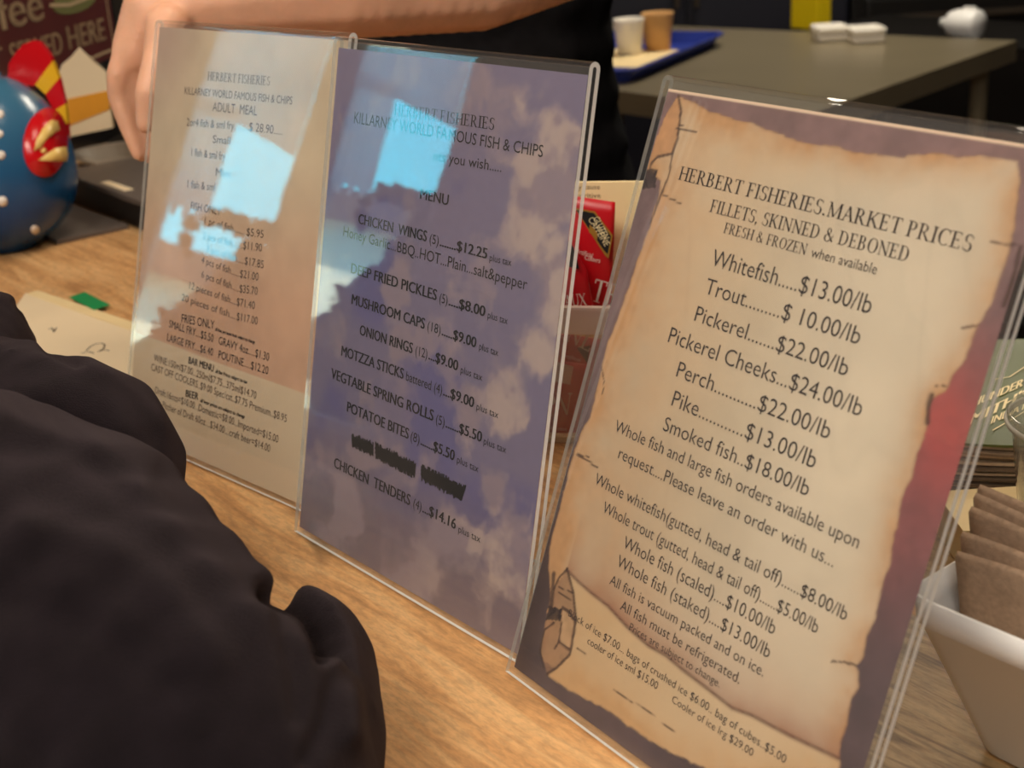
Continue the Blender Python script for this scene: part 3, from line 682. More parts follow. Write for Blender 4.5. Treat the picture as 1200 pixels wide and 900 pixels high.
T2 += prices('POTATOE BITES', 0, (406.6,482), (479,514.7), '(8)', (481.3,515.6), (491.6,520.3), '......$5.50', (532.6,540.2), (535.7,542), (560.6,553.6))
T2 += prices('CHICKEN  TENDERS', 0, (391.4,547.3), (480.7,592.5), '(4)', (484.4,594), (493.7,599.3), '...$14.16', (534.2,620.5), (537.3,623.6), (563,636))
s2.text('heading_text', T2[:6], 'ink_black'); s2.text('price_list_text', T2[6:-4], 'ink_black'); s2.text('last_line_text', T2[-4:], 'ink_black')
V = []; Fc = []
for q in ([(412.5,508.5),(437,519.5),(437.5,533.5),(413,521.5)], [(440,519.5),(487,543),(486,558.5),(440,536)], [(494,545.5),(545.5,570.5),(541,585.5),(493.5,561)]):
    A, B, C_, D = [s2.uv(p) for p in q]; n = int(np.hypot(*(B-A))/.00075); ln = []
    for k in range(n+1):
        t = k/n; j1, j2 = random.uniform(-.0012, .0012), random.uniform(-.0012, .0012)
        top = A+(B-A)*t; bot = D+(C_-D)*min(1, t+.03)
        ln += [top+np.array([.0004, j1]), bot+np.array([0, j2])]
    ln += [A+(D-A)*.35, B+(C_-B)*.35, B+(C_-B)*.65, A+(D-A)*.65]
    v, f = strokes_mesh([ln], .0011); k0 = len(V); V += [s2.loc(p[0], p[1], s2.SD-.0003) for p in v]; Fc += [tuple(i+k0 for i in g) for g in f]
link('crossed_out_line', (lambda me: (me.from_pydata([tuple(map(float, v)) for v in V], [], Fc), me)[1])(bpy.data.meshes.new('crossed_out_line')), s2.paper, 'marker')

# ---- left: meal menu on a pinkish parchment print
s1 = Stand((-.2997, .9851, -.7964, .2671, .2216, .3095, -.0004), 'acrylic stand farthest from the viewer holding the faded beige meal and bar menu')
s1.holder()
SPL = s1.poly([(155, 388), (352, 460)])
def art1(U, V):
    n = fbm(U*22, V*22, 6); n2 = fbm(U*80, V*80, 16)
    (u0, v0), (u1, v1) = SPL; vs = v0+(v1-v0)*(U-u0)/(u1-u0)
    up = mixc(lin((206, 164, 134))[None, None], lin((204, 184, 156))[None, None], sstep(.12, .24, V))
    up = up*(1+.34*(n-.5)+.12*(n2-.5))[..., None]
    up = mixc(up, lin((176, 140, 132))[None, None], np.exp(-((U-.0)/.05)**2-((V-.3)/.05)**2)*.6)
    lo = lin((212, 190, 160))[None, None]*(1+.06*(n-.5))[..., None]
    return mixc(lo, up, sstep(-.0004, .0004, V-vs))
s1.sheet(.0015, s1.w-.0035, .003, s1.h-.005, art1, .0012)
T1 = [('HERBERT FISHERIES', (243.3,94), (316.3,100.2), 10, 'serif'), ('KILLARNEY WORLD FAMOUS FISH & CHIPS', (216.4,110.2), (342.5,122.6), 8.5), ('ADULT  MEAL', (249.2,130.2), (301.2,135.4), 10.5),
      ('2or4 fish & sml fry..........', (219,147.4), (291,153), 9), ('$ 28.90.....', (292,153.3), (331,158.4), 10), ('Small', (249.5,167.4), (270,169.5), 9), ('1 fish & sml fry', (224.4,182.5), (264,187.7), 9), ('Mini', (253,206), (270,208.2), 9), ('1 fish & sml', (219.9,219.7), (252,224), 9),
      ('FISH ONLY', (223.7,245.5), (258.8,252.4), 9), ('1 pc of fish.......', (240,262), (286,275), 8), ('2 pcs of fish.......', (238,280), (284,291.5), 8), ('3 pcs of fish.....', (242,295), (285.5,309.3), 8), ('4 pcs of fish......', (236,308), (280,324.5), 8), ('6 pcs of fish.....', (236,325), (279.5,342), 8), ('12 pieces of fish....', (222,338), (276.5,357.5), 8), ('20 pieces of fish....', (213,352), (276.5,374.5), 8),
      ('$5.95', (289,276), (309,279), 9), ('$11.90', (285,291.7), (307,295), 9), ('$17.85', (286.7,309.7), (309,314.7), 9), ('$21.00', (281.3,325), (303,329), 9), ('$35.70', (280.8,342.5), (302,345.8), 9), ('$71.40', (277.5,358), (298.7,362.5), 9), ('$117.00', (277.5,375), (302,380.8), 9)]
T1b = [('FRIES ONLY', (213,377.5), (251.3,385.7), 9.5), ('SMALL FRY....$5.50   GRAVY 4oz.....$1.30', (198.3,383.3), (315.2,423.3), 8.6), ('LARGE FRY....$6.40   POUTINE.....$12.20', (196,399.4), (314.3,439), 8.6),
       ('BAR MENU', (221,425.8), (250.5,435.8), 8, 'sans', .02), ('all Bar Prices subject to tax', (252.7,436.7), (290,450), 4.2, 'sans', .03), ('BEER', (217.8,464.7), (232.7,468.8), 8, 'sans', .02), ('all beer prices are subject to change', (235,471), (287.2,490.6), 4.2, 'sans', .03),
       ('all fries are made fresh subject to change', (252.5,387.5), (299,403), 4, 'sans', .03)]
T1c = [('WINE:150ml$7.00...250ml$7.75...375ml$14.70', (180.5,422.7), (300.3,467.8), 8), ('CAST OFF COOLERS..$9.00 Spec/cst..$7.75 Premium..$8.95', (177.3,433.6), (336,495), 8),
       ('Draft:16ozs=$10.00...Domestic=$8.00...Imported=$15.00', (182,460.7), (326,519.2), 8), ('Pitcher of Draft 60oz....$34.00....craft beer=$14.00', (190.4,478), (316.5,530), 8)]
s1.text('heading_text', T1[:3], 'ink_soft'); s1.text('meal_text', T1[3:], 'ink_soft'); s1.text('bar_text', T1c, 'ink_soft'); s1.text('printed_text', T1b, 'ink')

# ================================================================== behind the counter
# -- steel prep table, parallel to the counter
pt = thing('prep_table', 'steel prep table with a thick edge standing behind the serving counter', 'table', along(-1.66, 1.97, ZF), ca)
TZ = -.08
prism('table_top', [(.055, 0), (-.11, .935), (-1.25, .775), (-1.25, 0)], ((1, 0, 0), (0, 1, 0), (0, 0, -1)), .045, 'steel', pt, (0, 0, TZ-ZF))
for x, y in ((-.03, .07), (-.16, .87), (-1.19, .07), (-1.19, .70)):
    lathe('leg', [(.02, 0), (.02, TZ-ZF-.045)], 'steel', pt, 16, (x, y, 0))
box('lower_shelf', (-.66, .40, .25), (1.02, .6, .025), 'dark_steel', pt)
def top_z(p): return np.array([p[0], p[1], TZ])
# blue tray, paper cups, takeaway boxes
tA, tB = on(848, 42, TZ+.02), on(738, 88, TZ+.02); tdir = (tA-tB)/np.linalg.norm(tA-tB); tlen = np.linalg.norm(tA-tB)
p0 = (tA+tB)/2; p0 = np.array([p0[0], p0[1], TZ])+np.array([-tdir[1], tdir[0], 0])*.21
tr = thing('serving_tray', 'blue plastic tray on the steel table carrying paper cups', 'tray', p0, math.atan2(tdir[1], tdir[0]))
def tray_mesh(w, d, h, t, nm, m, parent):
    bm = bmesh.new(); prof = [(0, 0), (1, h)]
    def ring(o, z, r=.03, n=5):
        vs = []
        for cx, cy, a0 in ((w/2-r, d/2-r, 0), (-w/2+r, d/2-r, 90), (-w/2+r, -d/2+r, 180), (w/2-r, -d/2+r, 270)):
            for k in range(n+1):
                a = math.radians(a0+90*k/n); vs.append(bm.verts.new((cx+(r+o)*math.cos(a), cy+(r+o)*math.sin(a), z)))
        return vs
    rs = [ring(-.004, 0), ring(.012, h), ring(.02, h+.002), ring(.02, h-.002), ring(.014, h-.003), ring(.0, .004)]
    rs = [ring(-.004, 0), ring(.012, h-.002), ring(.022, h-.004), ring(.022, h), ring(.010, h), ring(-.006, .004)]
    for a, b in zip(rs[:-1], rs[1:]):
        for i in range(len(a)): bm.faces.new((a[i], a[(i+1) % len(a)], b[(i+1) % len(a)], b[i]))
    bm.faces.new(rs[0][::-1]); bm.faces.new(rs[-1])
    return from_bm(nm, bm, m, parent)
o = tray_mesh(max(.3, tlen-.02), .40, .03, .003, 'tray_body', 'blue_tray', tr)
o = thing('tray_liner', 'cream paper liner lying flat in the blue tray', 'paper', p0+np.array([0, 0, .0045]), math.atan2(tdir[1], tdir[0]))
prism('sheet', [(-.10, -.17), (.16, -.175), (.17, .03), (-.09, .035)], ((1, 0, 0), (0, 1, 0), (0, 0, 1)), .0006, 'cream', o)
def paper_cup(px, m, label, h=.085, r=.038):
    q = on(px[0], px[1], TZ+.006); q[2] = TZ+.0056
    t = thing('paper_cup', label, 'cup', q, 0, 'paper cups on the blue tray')
    lathe('cup_wall', [(0, .004), (r*.72, .004), (r*.95, h), (r, h+.002), (r*1.04, h), (r*1.0, h-.004), (r*.77, 0), (0, 0)][::-1], m, t, 40)
    return t
paper_cup((771, 58), 'kraft_cup', 'brown paper cup standing on the blue tray')
paper_cup((738, 63), 'foam', 'white paper cup on the blue tray beside the brown one', .08, .036)
def clamshell(px, label, rz):
    q = on(px[0], px[1], TZ); q[2] = TZ
    t = thing('takeout_box', label, 'box', q, rz, 'white takeout boxes on the steel table')
    bm = bmesh.new(); box_bm(bm, (0, 0, .0095), (.076, .078, .018), bevel=.0085); from_bm('base', bm, 'foam', t, True)
    bm = bmesh.new(); box_bm(bm, (0, 0, .0275), (.079, .081, .018), bevel=.0085); from_bm('lid', bm, 'foam', t, True)
clamshell((972, 47), 'white foam takeout box on the steel table, left of two', 0)
clamshell((1014, 49), 'white foam takeout box on the steel table, right of two', 0)
# things against the back wall
fr = thing('refrigerator', 'dark navy upright refrigerator behind the steel table', 'refrigerator', (.62, 4.82, ZF))
box('body', (0, 0, 1.0), (1.04, .66, 2.0), 'navy', fr, bevel=.012)
for sx in (-1, 1):
    d_ = box('door', (sx*.258, -.345, 1.02), (.5, .03, 1.86), 'navy', fr, bevel=.008)
    lathe('door_handle', [(.009, 0), (.009, .4)], 'dark_steel', d_, 12, (sx*.03, -.39, .85))
ov = thing('wall_oven', 'black double oven cabinet right of the navy refrigerator', 'oven', (1.62, 4.84, ZF))
box('body', (0, 0, .95), (.92, .62, 1.9), 'black', ov, bevel=.008)
for k, z in enumerate((.5, 1.3)):
    d_ = box('oven_door', (0, -.325, z), (.84, .03, .66), 'black', ov, bevel=.01)
    box('oven_handle', (0, -.36, z+.27), (.7, .02, .02), 'dark_steel', d_, bevel=.006)
# yellow box on a shelf unit behind the table, white jug further right
q = on(949, 34, TZ)
r_ = ray((950, 33)); SZ = (CC+r_*(3.15/(r_@E2)))[2]
sh = thing('storage_shelf', 'low black storage shelf behind the steel table', 'shelf', along(-1.9, 3.27, ZF), ca)
for z in (.12, .45, SZ-ZF-.015): box('shelf_board', (0, 0, z), (1.3, .4, .03), 'black', sh)
for sx in (-1, 1):
    for sy in (-1, 1): box('post', (sx*.63, sy*.18, (SZ-ZF-.03)/2), (.03, .03, SZ-ZF-.03), 'black', sh)
q = at(949, 33, 4.02)
def on_shelf(px, py, Y, name, label, cat):
    r = ray((px, py)); v = CC+r*((3.15-CC@E2)/(r@E2)); return thing(name, label, cat, (v[0], v[1], SZ), ca)
y_ = on_shelf(950, 33, 4.0, 'food_carton', 'bright yellow carton behind the takeout boxes', 'carton')
bm = bmesh.new(); box_bm(bm, (0, 0, .06), (.092, .06, .118), bevel=.004); from_bm('carton_body', bm, 'yellow', y_)
box('carton_flap', (0, .0, .122), (.088, .05, .004), 'yellow', y_)
j_ = on_shelf(1128, 26, 4.05, 'plastic_jug', 'white plastic jug lying on its side on the dark shelf', 'jug')
JL = lathe('jug_body', [(0, -.07), (.045, -.068), (.05, -.06), (.05, .02), (.042, .045), (.018, .068), (.016, .085), (0, .085)], 'white_plastic', j_, 32)
JL.rotation_euler = (0, -PI/2, 0); JL.location = (0, 0, .0362); JL.scale = (.72, .72, .72)
box('jug_handle', (.02, 0, .075), (.036, .009, .009), 'white_plastic', j_, bevel=.004)

# -- the server: black clothes, arm lying across above the stands, hand hanging down
def limb(px, Y, r): return (at(px[0], px[1], Y), r)
sv = thing('person', 'person in black behind the counter, bare forearm across and hand hanging down', 'person', (.02, 1.72, ZF))
def rel(o, p): return np.array(p, float)-np.array(o.location)
def bone_w(bm, root, *pts): bone(bm, *[(rel(root, p), r) for p, r in pts])
bm = bmesh.new()
SHR = np.array([.21, 1.66, .50]); SHL = np.array([-.15, 1.68, .50])
EL = limb((770, -95), 1.36, .046); M1 = limb((560, -26), 1.25, .0465); M2 = limb((400, -14), 1.2, .043); WR = limb((225, 4), 1.17, .031)
bone_w(bm, sv, (SHR, .055), EL, M1, M2, WR)
HW = limb((178, 14), 1.165, .025); K0 = limb((160, 60), 1.16, .021)
bone_w(bm, sv, WR, HW, K0)
KN = [limb((139, 86), 1.150, .0105), limb((158, 92), 1.158, .0115), limb((178, 92), 1.163, .0115), limb((196, 86), 1.165, .0105)]
for k in KN: bone_w(bm, sv, (HW[0], .018), (k[0]+(HW[0]-k[0])*.25, .0125), k)
FI = [[(137,112,.0088), (147,142,.0080), (162,182,.0060)], [(158,128,.0088), (168,158,.0078), (177,186,.0062)], [(183,126,.009), (189,154,.008), (193,184,.0064)], [(201,114,.008), (205,138,.0072), (207,160,.006)]]
for k, f in zip(KN, FI):
    Yk = k[0][1]; ch = [k]+[limb((x, y), Yk-.004*i, r) for i, (x, y, r) in enumerate(f)]; bone_w(bm, sv, *ch)
TH = [limb((196, 30), 1.135, .018), limb((184, 74), 1.112, .0125), limb((174, 108), 1.103, .0115), limb((171, 146), 1.10, .0085)]
bone_w(bm, sv, *TH)
# second arm, neck and head, torso under the clothes
EL2 = (np.array([-.30, 1.66, .24]), .042)
bone_w(bm, sv, (SHL, .052), EL2, (np.array([-.24, 1.50, .09]), .036), (np.array([-.17, 1.42, .045]), .027), (np.array([-.11, 1.36, .03]), .024))
for dx, dz in ((-.02, 0), (0, .0), (.02, 0.0)):
    bone_w(bm, sv, (np.array([-.12+dx*.5, 1.37, .03]), .014), (np.array([-.075+dx, 1.33, .018]), .009), (np.array([-.05+dx, 1.31, .012]), .0075))
bone_w(bm, sv, (np.array([.03, 1.70, .46]), .06), (np.array([.03, 1.68, .60]), .052), (np.array([.03, 1.66, .66]), .055))
add_ball(bm, rel(sv, (.03, 1.64, .745)), .1, (.073, .092, .112)); add_ball(bm, rel(sv, (.03, 1.58, .69)), .1, (.05, .05, .055))
add_ball(bm, rel(sv, (.03, 1.545, .735)), .1, (.012, .02, .02))
for sx in (-1, 1): add_ball(bm, rel(sv, (.03+sx*.074, 1.655, .74)), .1, (.01, .02, .03))
bone_w(bm, sv, (np.array([.02, 1.72, .44]), .11), (np.array([.01, 1.73, .2]), .11), (np.array([.01, 1.75, -.02]), .115))
for sx in (-1, 1): bone_w(bm, sv, (np.array([.01+sx*.08, 1.75, -.06]), .075), (np.array([.01+sx*.09, 1.74, -.45]), .055), (np.array([.01+sx*.09, 1.76, -.85]), .04), (np.array([.01+sx*.09, 1.68, -.915]), .034))
fuse('body', bm, 'skin', sv, .0026, 14)
bm = bmesh.new()
T0 = np.array([.0, 1.72, 0])
for k in range(13):
    t = k/12; z = .47-t*.72; w = .175-.03*math.sin(PI*min(1, t*1.4))+.01*t
    add_ball(bm, rel(sv, (.01, 1.72+.02*t, z)), .1, (w, .135, .1))
for s_, e_ in ((SHR, EL[0]), (SHL, EL2[0])): bone_w(bm, sv, (s_, .075), (s_+(e_-s_)*.55, .066))
fuse('black_shirt', bm, 'black_cloth', sv, .008, 8, lambda co: (fbm(co[:, 0]*14+co[:, 1]*9, co[:, 2]*10, 3)-.5)*.012)
bm = bmesh.new()
for sx in (-1, 1): bone_w(bm, sv, (np.array([.01+sx*.08, 1.75, -.12]), .1), (np.array([.01+sx*.09, 1.74, -.45]), .08), (np.array([.01+sx*.09, 1.76, -.86]), .07))
fuse('trousers', bm, 'black_cloth', sv, .01, 6)
bm = bmesh.new()
add_ball(bm, rel(sv, (.03, 1.675, .775)), .1, (.084, .09, .1)); add_ball(bm, rel(sv, (.03, 1.75, .74)), .1, (.05, .05, .06))
fuse('tied_hair', bm, 'hair', sv, .008, 4, lambda co: (fbm(co[:, 0]*60, co[:, 2]*20, 3)-.5)*.01)

# -- black card terminal, grey mat, white tent card, coffee sign
def quad_slab(name, label, cat, top, z1, m, side=None, z0=CT):
    """a slab whose top outline is given in plan"""
    c = np.mean(top, 0); t = thing(name, label, cat, (c[0], c[1], z0))
    prism('body', [(p[0]-c[0], p[1]-c[1]) for p in top], ((1, 0, 0), (0, 1, 0), (0, 0, 1)), z1-z0, m, t)
    return t, c
A = on(84, 238, CT); 
cd = thing('cash_drawer', 'low black cash drawer with dark grey lid beside the blue fish figurine', 'cash drawer', (A[0], A[1], CT), ca-.02)
bm = bmesh.new(); box_bm(bm, (.17, .125, .0165), (.38, .25, .032), bevel=.003); from_bm('drawer_body', bm, 'black', cd)
bm = bmesh.new(); box_bm(bm, (.17, .125, .036), (.386, .256, .008), bevel=.003); from_bm('drawer_lid', bm, 'charcoal', cd)
box('drawer_sticker', (.135, .012, .0402), (.075, .012, .0006), 'paper', cd)
B = on(84, 238, CT)
kp = thing('rubber_mat', 'dark rubber mat on the counter in front of the cash drawer', 'mat', along(-1.70, .615, CT), ca)
bm = bmesh.new(); box_bm(bm, (0, 0, .003), (.26, .09, .006), bevel=.002); from_bm('mat_body', bm, 'charcoal', kp)
tx, tY = at(100, 120, 1.98), 1.98
tc_ = thing('tent_card', 'folded white tent card with an orange stripe behind the fish figurine', 'card', at(104, 165, 1.98), .05)
o_ = np.array(tc_.location)
def lp(x, y, Y=1.98): return at(x, y, Y)-o_
def panel(name, pts, Ys, m, off=0.):
    V = [lp(x, y-0, Yq)+np.array([0, off, 0]) for (x, y), Yq in zip(pts, Ys)]; n = len(V)
    V2 = [v+np.array([0, .0012, 0]) for v in V]
    return mesh(name, V+V2, [tuple(range(n)), tuple(range(2*n-1, n-1, -1))]+[(i, (i+1) % n, n+(i+1) % n, n+i) for i in range(n)], m, tc_)
tc_.rotation_euler = (0, 0, 0)
panel('card_front', [(68,92),(72,76),(84,66),(93,55),(108,72),(124,84),(132,150),(82,160)], [1.98]*8, 'paper')
panel('card_stripe', [(79,116),(127,106),(129,128),(82,147)], [1.98]*4, 'orange', -.0012)
panel('card_back', [(93,56),(125,84),(134,148),(84,156)], [1.984, 2.0, 2.05, 2.05], 'paper')
gm = thing('grey_tray', 'flat grey tray on the counter behind the cash drawer', 'tray', along(-1.91, .82, CT), ca)
tray_mesh(.17, .08, .022, .003, 'tray_body', 'grey', gm)

# coffee sign
SY = 2.35
BR_ = at(139, 64, SY)
sg = thing('coffee_sign', 'upright maroon tin coffee sign at the far left end of the counter', 'sign', (BR_[0], BR_[1], CT))
so = np.array(sg.location); BRc = BR_-so
sa = np.array([.10, 1., 0]); sa /= np.linalg.norm(sa); sb = np.array([0, 0, 1.]); sn = np.cross(sa, sb)
def sp2(x, y, w=0): return BRc+sa*x+sb*y+sn*w
SW, SHh = .62, .34
prism('sign_plate', [(0, 0), (0, SHh), (-SW, SHh), (-SW, 0)], (sa, sb, -sn), .006, 'dark_red', sg, BRc)
prism('sign_base', [(-.03, 0), (-.03, .006), (-SW+.03, .006), (-SW+.03, 0)], (sa, -sn, -sb), BRc[2], 'black', sg, BRc)
v, f = strokes_mesh([(.004, [(-.018, .012), (-.018, SHh-.012), (-SW+.018, SHh-.012), (-SW+.018, .012), (-.018, .012)])], .004)
mesh('border_line', [sp2(p[0], p[1], .0008) for p in v], f, 'tin_cream', sg)
prism('sign_rim', [(0, 0), (0, SHh), (.012, SHh), (.012, 0)], (sa, sb, -sn), .010, 'black', sg, BRc)
def splane(px, w=0.):
    r = ray(px); t = ((BRc+so+sn*w-CC)@sn)/(r@sn); q = CC+r*t-so-BRc; return q@sa, q@sb
def stext(name, items, m, w=.001):
    V = []; Fc = []
    for s, p0, p1, cap in items:
        A2, B2_ = np.array(splane(p0)), np.array(splane(p1)); d = B2_-A2; Lw = np.hypot(*d); d /= Lw; nr = np.array([-d[1], d[0]])
        v, f = flat_text(s, splane((p0[0], p0[1]-cap))[1]-A2[1], Lw, 'sans', .012); k = len(V)
        V += [sp2(*(A2+d*q[0]+nr*q[1]), w) for q in v]; Fc += [tuple(i+k for i in q) for q in f]
    me = bpy.data.meshes.new(name); me.from_pydata([tuple(map(float, v)) for v in V], [], Fc); return link(name, me, sg, m)
for w_ in (('BEST', (-72, 108), (6, 82), 32), ('SERVED', (14, 79), (74, 62), 29), ('HERE', (81, 58), (124, 46), 28)): stext('sign_lettering', [w_], 'tin_cream')
stext('script_lettering', [('Coffee', (-78, 58), (52, 22), 50)], 'tin_cream')
cx_, cy_ = splane((88, 1)); k_ = SY/F_PX
lf = [(cx_+62*k_*math.cos(a), cy_+12*k_*math.sin(a)) for a in np.linspace(0, 2*PI, 28, endpoint=False)]
prism('green_emblem', lf, (sa, sb, sn), .0006, 'olive', sg, BRc+sn*.0002)
v, f = strokes_mesh([(.005, [(cx_-70*k_, cy_+3*k_), (cx_-20*k_, cy_-2*k_), (cx_+28*k_, cy_-1*k_), (cx_+72*k_, cy_+4*k_)])], .006)
mesh('emblem_line', [sp2(p[0], p[1], .0012) for p in v], f, 'tin_cream', sg)

# ================================================================== things on the counter
# -- blue fish figurine
fb = on(6, 301, CT); fc = np.array([fb[0]-.012, fb[1]+.05, CT])
fish = thing('fish_figurine', 'glossy blue ceramic fish figurine with red and yellow fins at the left edge', 'figurine', fc)
M['blue_glaze'] = None
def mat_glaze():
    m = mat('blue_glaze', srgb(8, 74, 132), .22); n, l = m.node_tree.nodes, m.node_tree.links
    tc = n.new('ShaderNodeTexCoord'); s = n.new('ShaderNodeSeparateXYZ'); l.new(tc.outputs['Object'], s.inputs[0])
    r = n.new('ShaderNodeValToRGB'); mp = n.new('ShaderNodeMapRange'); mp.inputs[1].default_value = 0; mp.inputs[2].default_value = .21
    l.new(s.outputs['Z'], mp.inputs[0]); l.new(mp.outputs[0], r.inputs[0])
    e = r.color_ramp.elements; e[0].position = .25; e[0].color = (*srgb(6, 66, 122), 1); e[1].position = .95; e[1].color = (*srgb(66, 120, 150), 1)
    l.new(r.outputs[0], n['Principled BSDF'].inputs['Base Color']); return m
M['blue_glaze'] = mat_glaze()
Yc = fc[1]
top_ = at(5, 84, Yc)[2]-CT; RAD = (at(85, 190, Yc)[0]-at(-12, 190, Yc)[0])
FX = at(-12, 190, Yc)[0]-fc[0]
prof = []
for k in range(25):
    a = -PI/2+PI*k/24; z = top_/2+top_/2*math.sin(a); r = RAD*math.cos(a)**.86*(1-.10*math.sin(a)) if k not in (0, 24) else 0
    prof.append((max(r, 0), z))
prof = [(RAD*.45, .0015)]+[p for p in prof if p[1] > .004]
prof = [(0, .0015)]+prof
cut = [p for p in prof if p[0] > .031 or p[1] < top_*.5]
prof = cut+[(.031, top_-.006), (.0305, top_-.0015), (.027, top_-.0015), (.026, top_-.014), (0, top_-.016)]
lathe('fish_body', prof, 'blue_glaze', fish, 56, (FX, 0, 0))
def fbody(px, lift=.001):
    """point on the body's near surface seen at a pixel, with its normal"""
    o = np.array([fc[0]+FX, fc[1], 0]); r = ray(px); best = None
    rz = np.array([[q[1]+CT, q[0]] for q in prof[1:-5]])
    for t in np.linspace(Yc-.13, Yc+.02, 500):
        q = CC+r*(t/r[1]); rr = np.interp(q[2], rz[:, 0], rz[:, 1])
        if np.hypot(q[0]-o[0], q[1]-o[1]) <= rr: best = q; break
    if best is None: best = CC+r*((Yc-.02)/r[1])
    n = np.array([best[0]-o[0], best[1]-o[1], (best[2]-CT-top_/2)*.8]); n /= np.linalg.norm(n)
    return best, n
def petal(name, pts, m, lift, parent, th=.004):
    c, n = fbody(tuple(np.mean(pts, 0)))
    V0 = []; V1 = []
    for p in pts:
        q, nq = fbody(p); V0.append(q-nq*.002-fc); V1.append(q+nq*lift-fc)
    k = len(pts); V = V0+V1+[c+n*(lift+.0007)-fc]
    Fc = [(i, (i+1) % k, k+(i+1) % k, k+i) for i in range(k)]+[(k+i, k+(i+1) % k, 2*k) for i in range(k)]
    return mesh(name, V, Fc, m, parent, True)
oval = [(28+26+24*math.cos(a)*1.0-3+6*math.sin(a)*-.35, 168+39*math.sin(a)) for a in np.linspace(0, 2*PI, 30, endpoint=False)]
sf_ = petal('side_fin', oval, 'fish_red', .005, fish)
petal('yellow_ray', [(37,177),(40,164),(47,152),(56,143),(62,144),(65,154),(58,158),(50,165),(44,174)], 'fish_cream', .0062, sf_)
petal('yellow_ray', [(42,188),(52,180),(62,174),(72,173),(74,181),(73,189),(60,189)], 'fish_cream', .0062, sf_)
petal('fin_dot', [(44,177),(47,174),(50,177),(47,180)], 'fish_cream', .0075, sf_)
for x, y, r in ((0,134,5), (-1,157,5), (1,182,5.5), (3,236,6), (41,269,5)):
    petal('white_dot', [(x+r*math.cos(a), y+r*math.sin(a)) for a in np.linspace(0, 2*PI, 12, endpoint=False)], 'white_glaze', .0008, fish)
# the tall back fin: a thin fan in coloured bands
FY = Yc+.035
def fpx(x, y): return at(x, y, FY)-fc
outer = [(10,75),(18,62),(27,52),(37,48),(47,50),(57,61),(66,77),(73,98),(78,122),(80,150),(79,175),(76,200)]
inner = [(8,95),(20,88),(32,86),(40,90),(46,97),(50,105),(56,114),(60,122),(66,134),(68,150),(66,170),(62,195)]
bands = [(0, 5, 'fish_red'), (5, 6, 'fish_red'), (6, 7, 'fish_yellow'), (7, 8, 'fish_red'), (8, 9, 'fish_yellow'), (9, 11, 'fish_red')]
def band(nm, i0, i1, m):
    o1 = [fpx(*p) for p in outer[i0:i1+1]]; i1_ = [fpx(*p) for p in inner[i0:i1+1]]
    poly = o1+i1_[::-1]; n = len(poly); th = np.array([0, .011, 0])
    ctr_ = sum(poly)/n
    V = poly+[p+th for p in poly]; k = len(o1)
    Fc = [tuple((j, j+1, n-2-j, n-1-j)) for j in range(k-1)]+[tuple((n+n-1-j, n+n-2-j, n+j+1, n+j)) for j in range(k-1)]+[(i, (i+1) % n, n+(i+1) % n, n+i) for i in range(n)]
    return mesh(nm, V, Fc, m, fish)
outer = [(10,75),(18,62),(27,52),(37,48),(47,50),(59,66),(61,72),(69,92),(76,122),(79,145),(80,170),(76,205)]
inner = [(8,112),(18,106),(26,102),(30,100),(35,100),(39,101),(41,99),(53,111),(63,130),(68,146),(66,170),(60,200)]
bands = [('red_fin_band', 0, 6, 'fish_red'), ('yellow_fin_band', 6, 7, 'fish_yellow'), ('red_fin_band', 7, 8, 'fish_red'), ('yellow_fin_band', 8, 9, 'fish_yellow'), ('red_fin_band', 9, 11, 'fish_red')]
for nm, i0, i1, m in bands: band(nm, i0, i1, m)
# -- paper with a pen scrawl and a green tab
pc = on(95, 400, CT+.002)
cl = thing('order_pad', 'cream paper order pad with a pen scrawl lying left of the menu stands', 'notepad', (0, 0, CT))
def gp(x, y, z=CT+.004): return on(x, y, z)-np.array([0, 0, CT])
TOP = [gp(*p) for p in ((30,343),(158,386),(190,520),(-60,470))]
V = TOP+[p*np.array([1, 1, 0]) for p in TOP]
mesh('paper_stack', V, [(0, 1, 2, 3), (7, 6, 5, 4)]+[(i, (i+1) % 4, 4+(i+1) % 4, 4+i) for i in range(4)], 'paper', cl)
BIND = [gp(*p, CT+.0046) for p in ((31,344),(44,340),(158,378),(157,388))]
mesh('binding_strip', BIND+[p-np.array([0, 0, .0005]) for p in BIND], [(0, 1, 2, 3), (7, 6, 5, 4)]+[(i, (i+1) % 4, 4+(i+1) % 4, 4+i) for i in range(4)], 'cream', cl)
TAB = [gp(*p, CT+.0052) for p in ((81,348),(99,342),(129,357),(110,363))]
mesh('green_tab', TAB+[p-np.array([0, 0, .0005]) for p in TAB], [(0, 1, 2, 3), (7, 6, 5, 4)]+[(i, (i+1) % 4, 4+(i+1) % 4, 4+i) for i in range(4)], 'tab_green', cl)
def scr(lines, w):
    V = []; Fc = []
    for ln in lines:
        p = [gp(x, y, CT+.0043) for x, y in ln]; v, f = strokes_mesh([[q[:2] for q in p]], w); k = len(V)
        V += [(q[0], q[1], .0043) for q in v]; Fc += [tuple(i+k for i in g) for g in f]
    return V, Fc
V, Fc = scr([[(57,386),(61,384),(63,389),(66,384),(64,388)]], .0012); mesh('pen_mark', V, Fc, 'ink', cl)
V, Fc = scr([[(101,411),(106,406),(112,403),(119,402),(123,404),(121,409),(115,412),(122,410),(128,411)], [(95,414),(104,412),(110,414)]], .0012)
mesh('pen_scrawl', V, Fc, 'ink', cl)

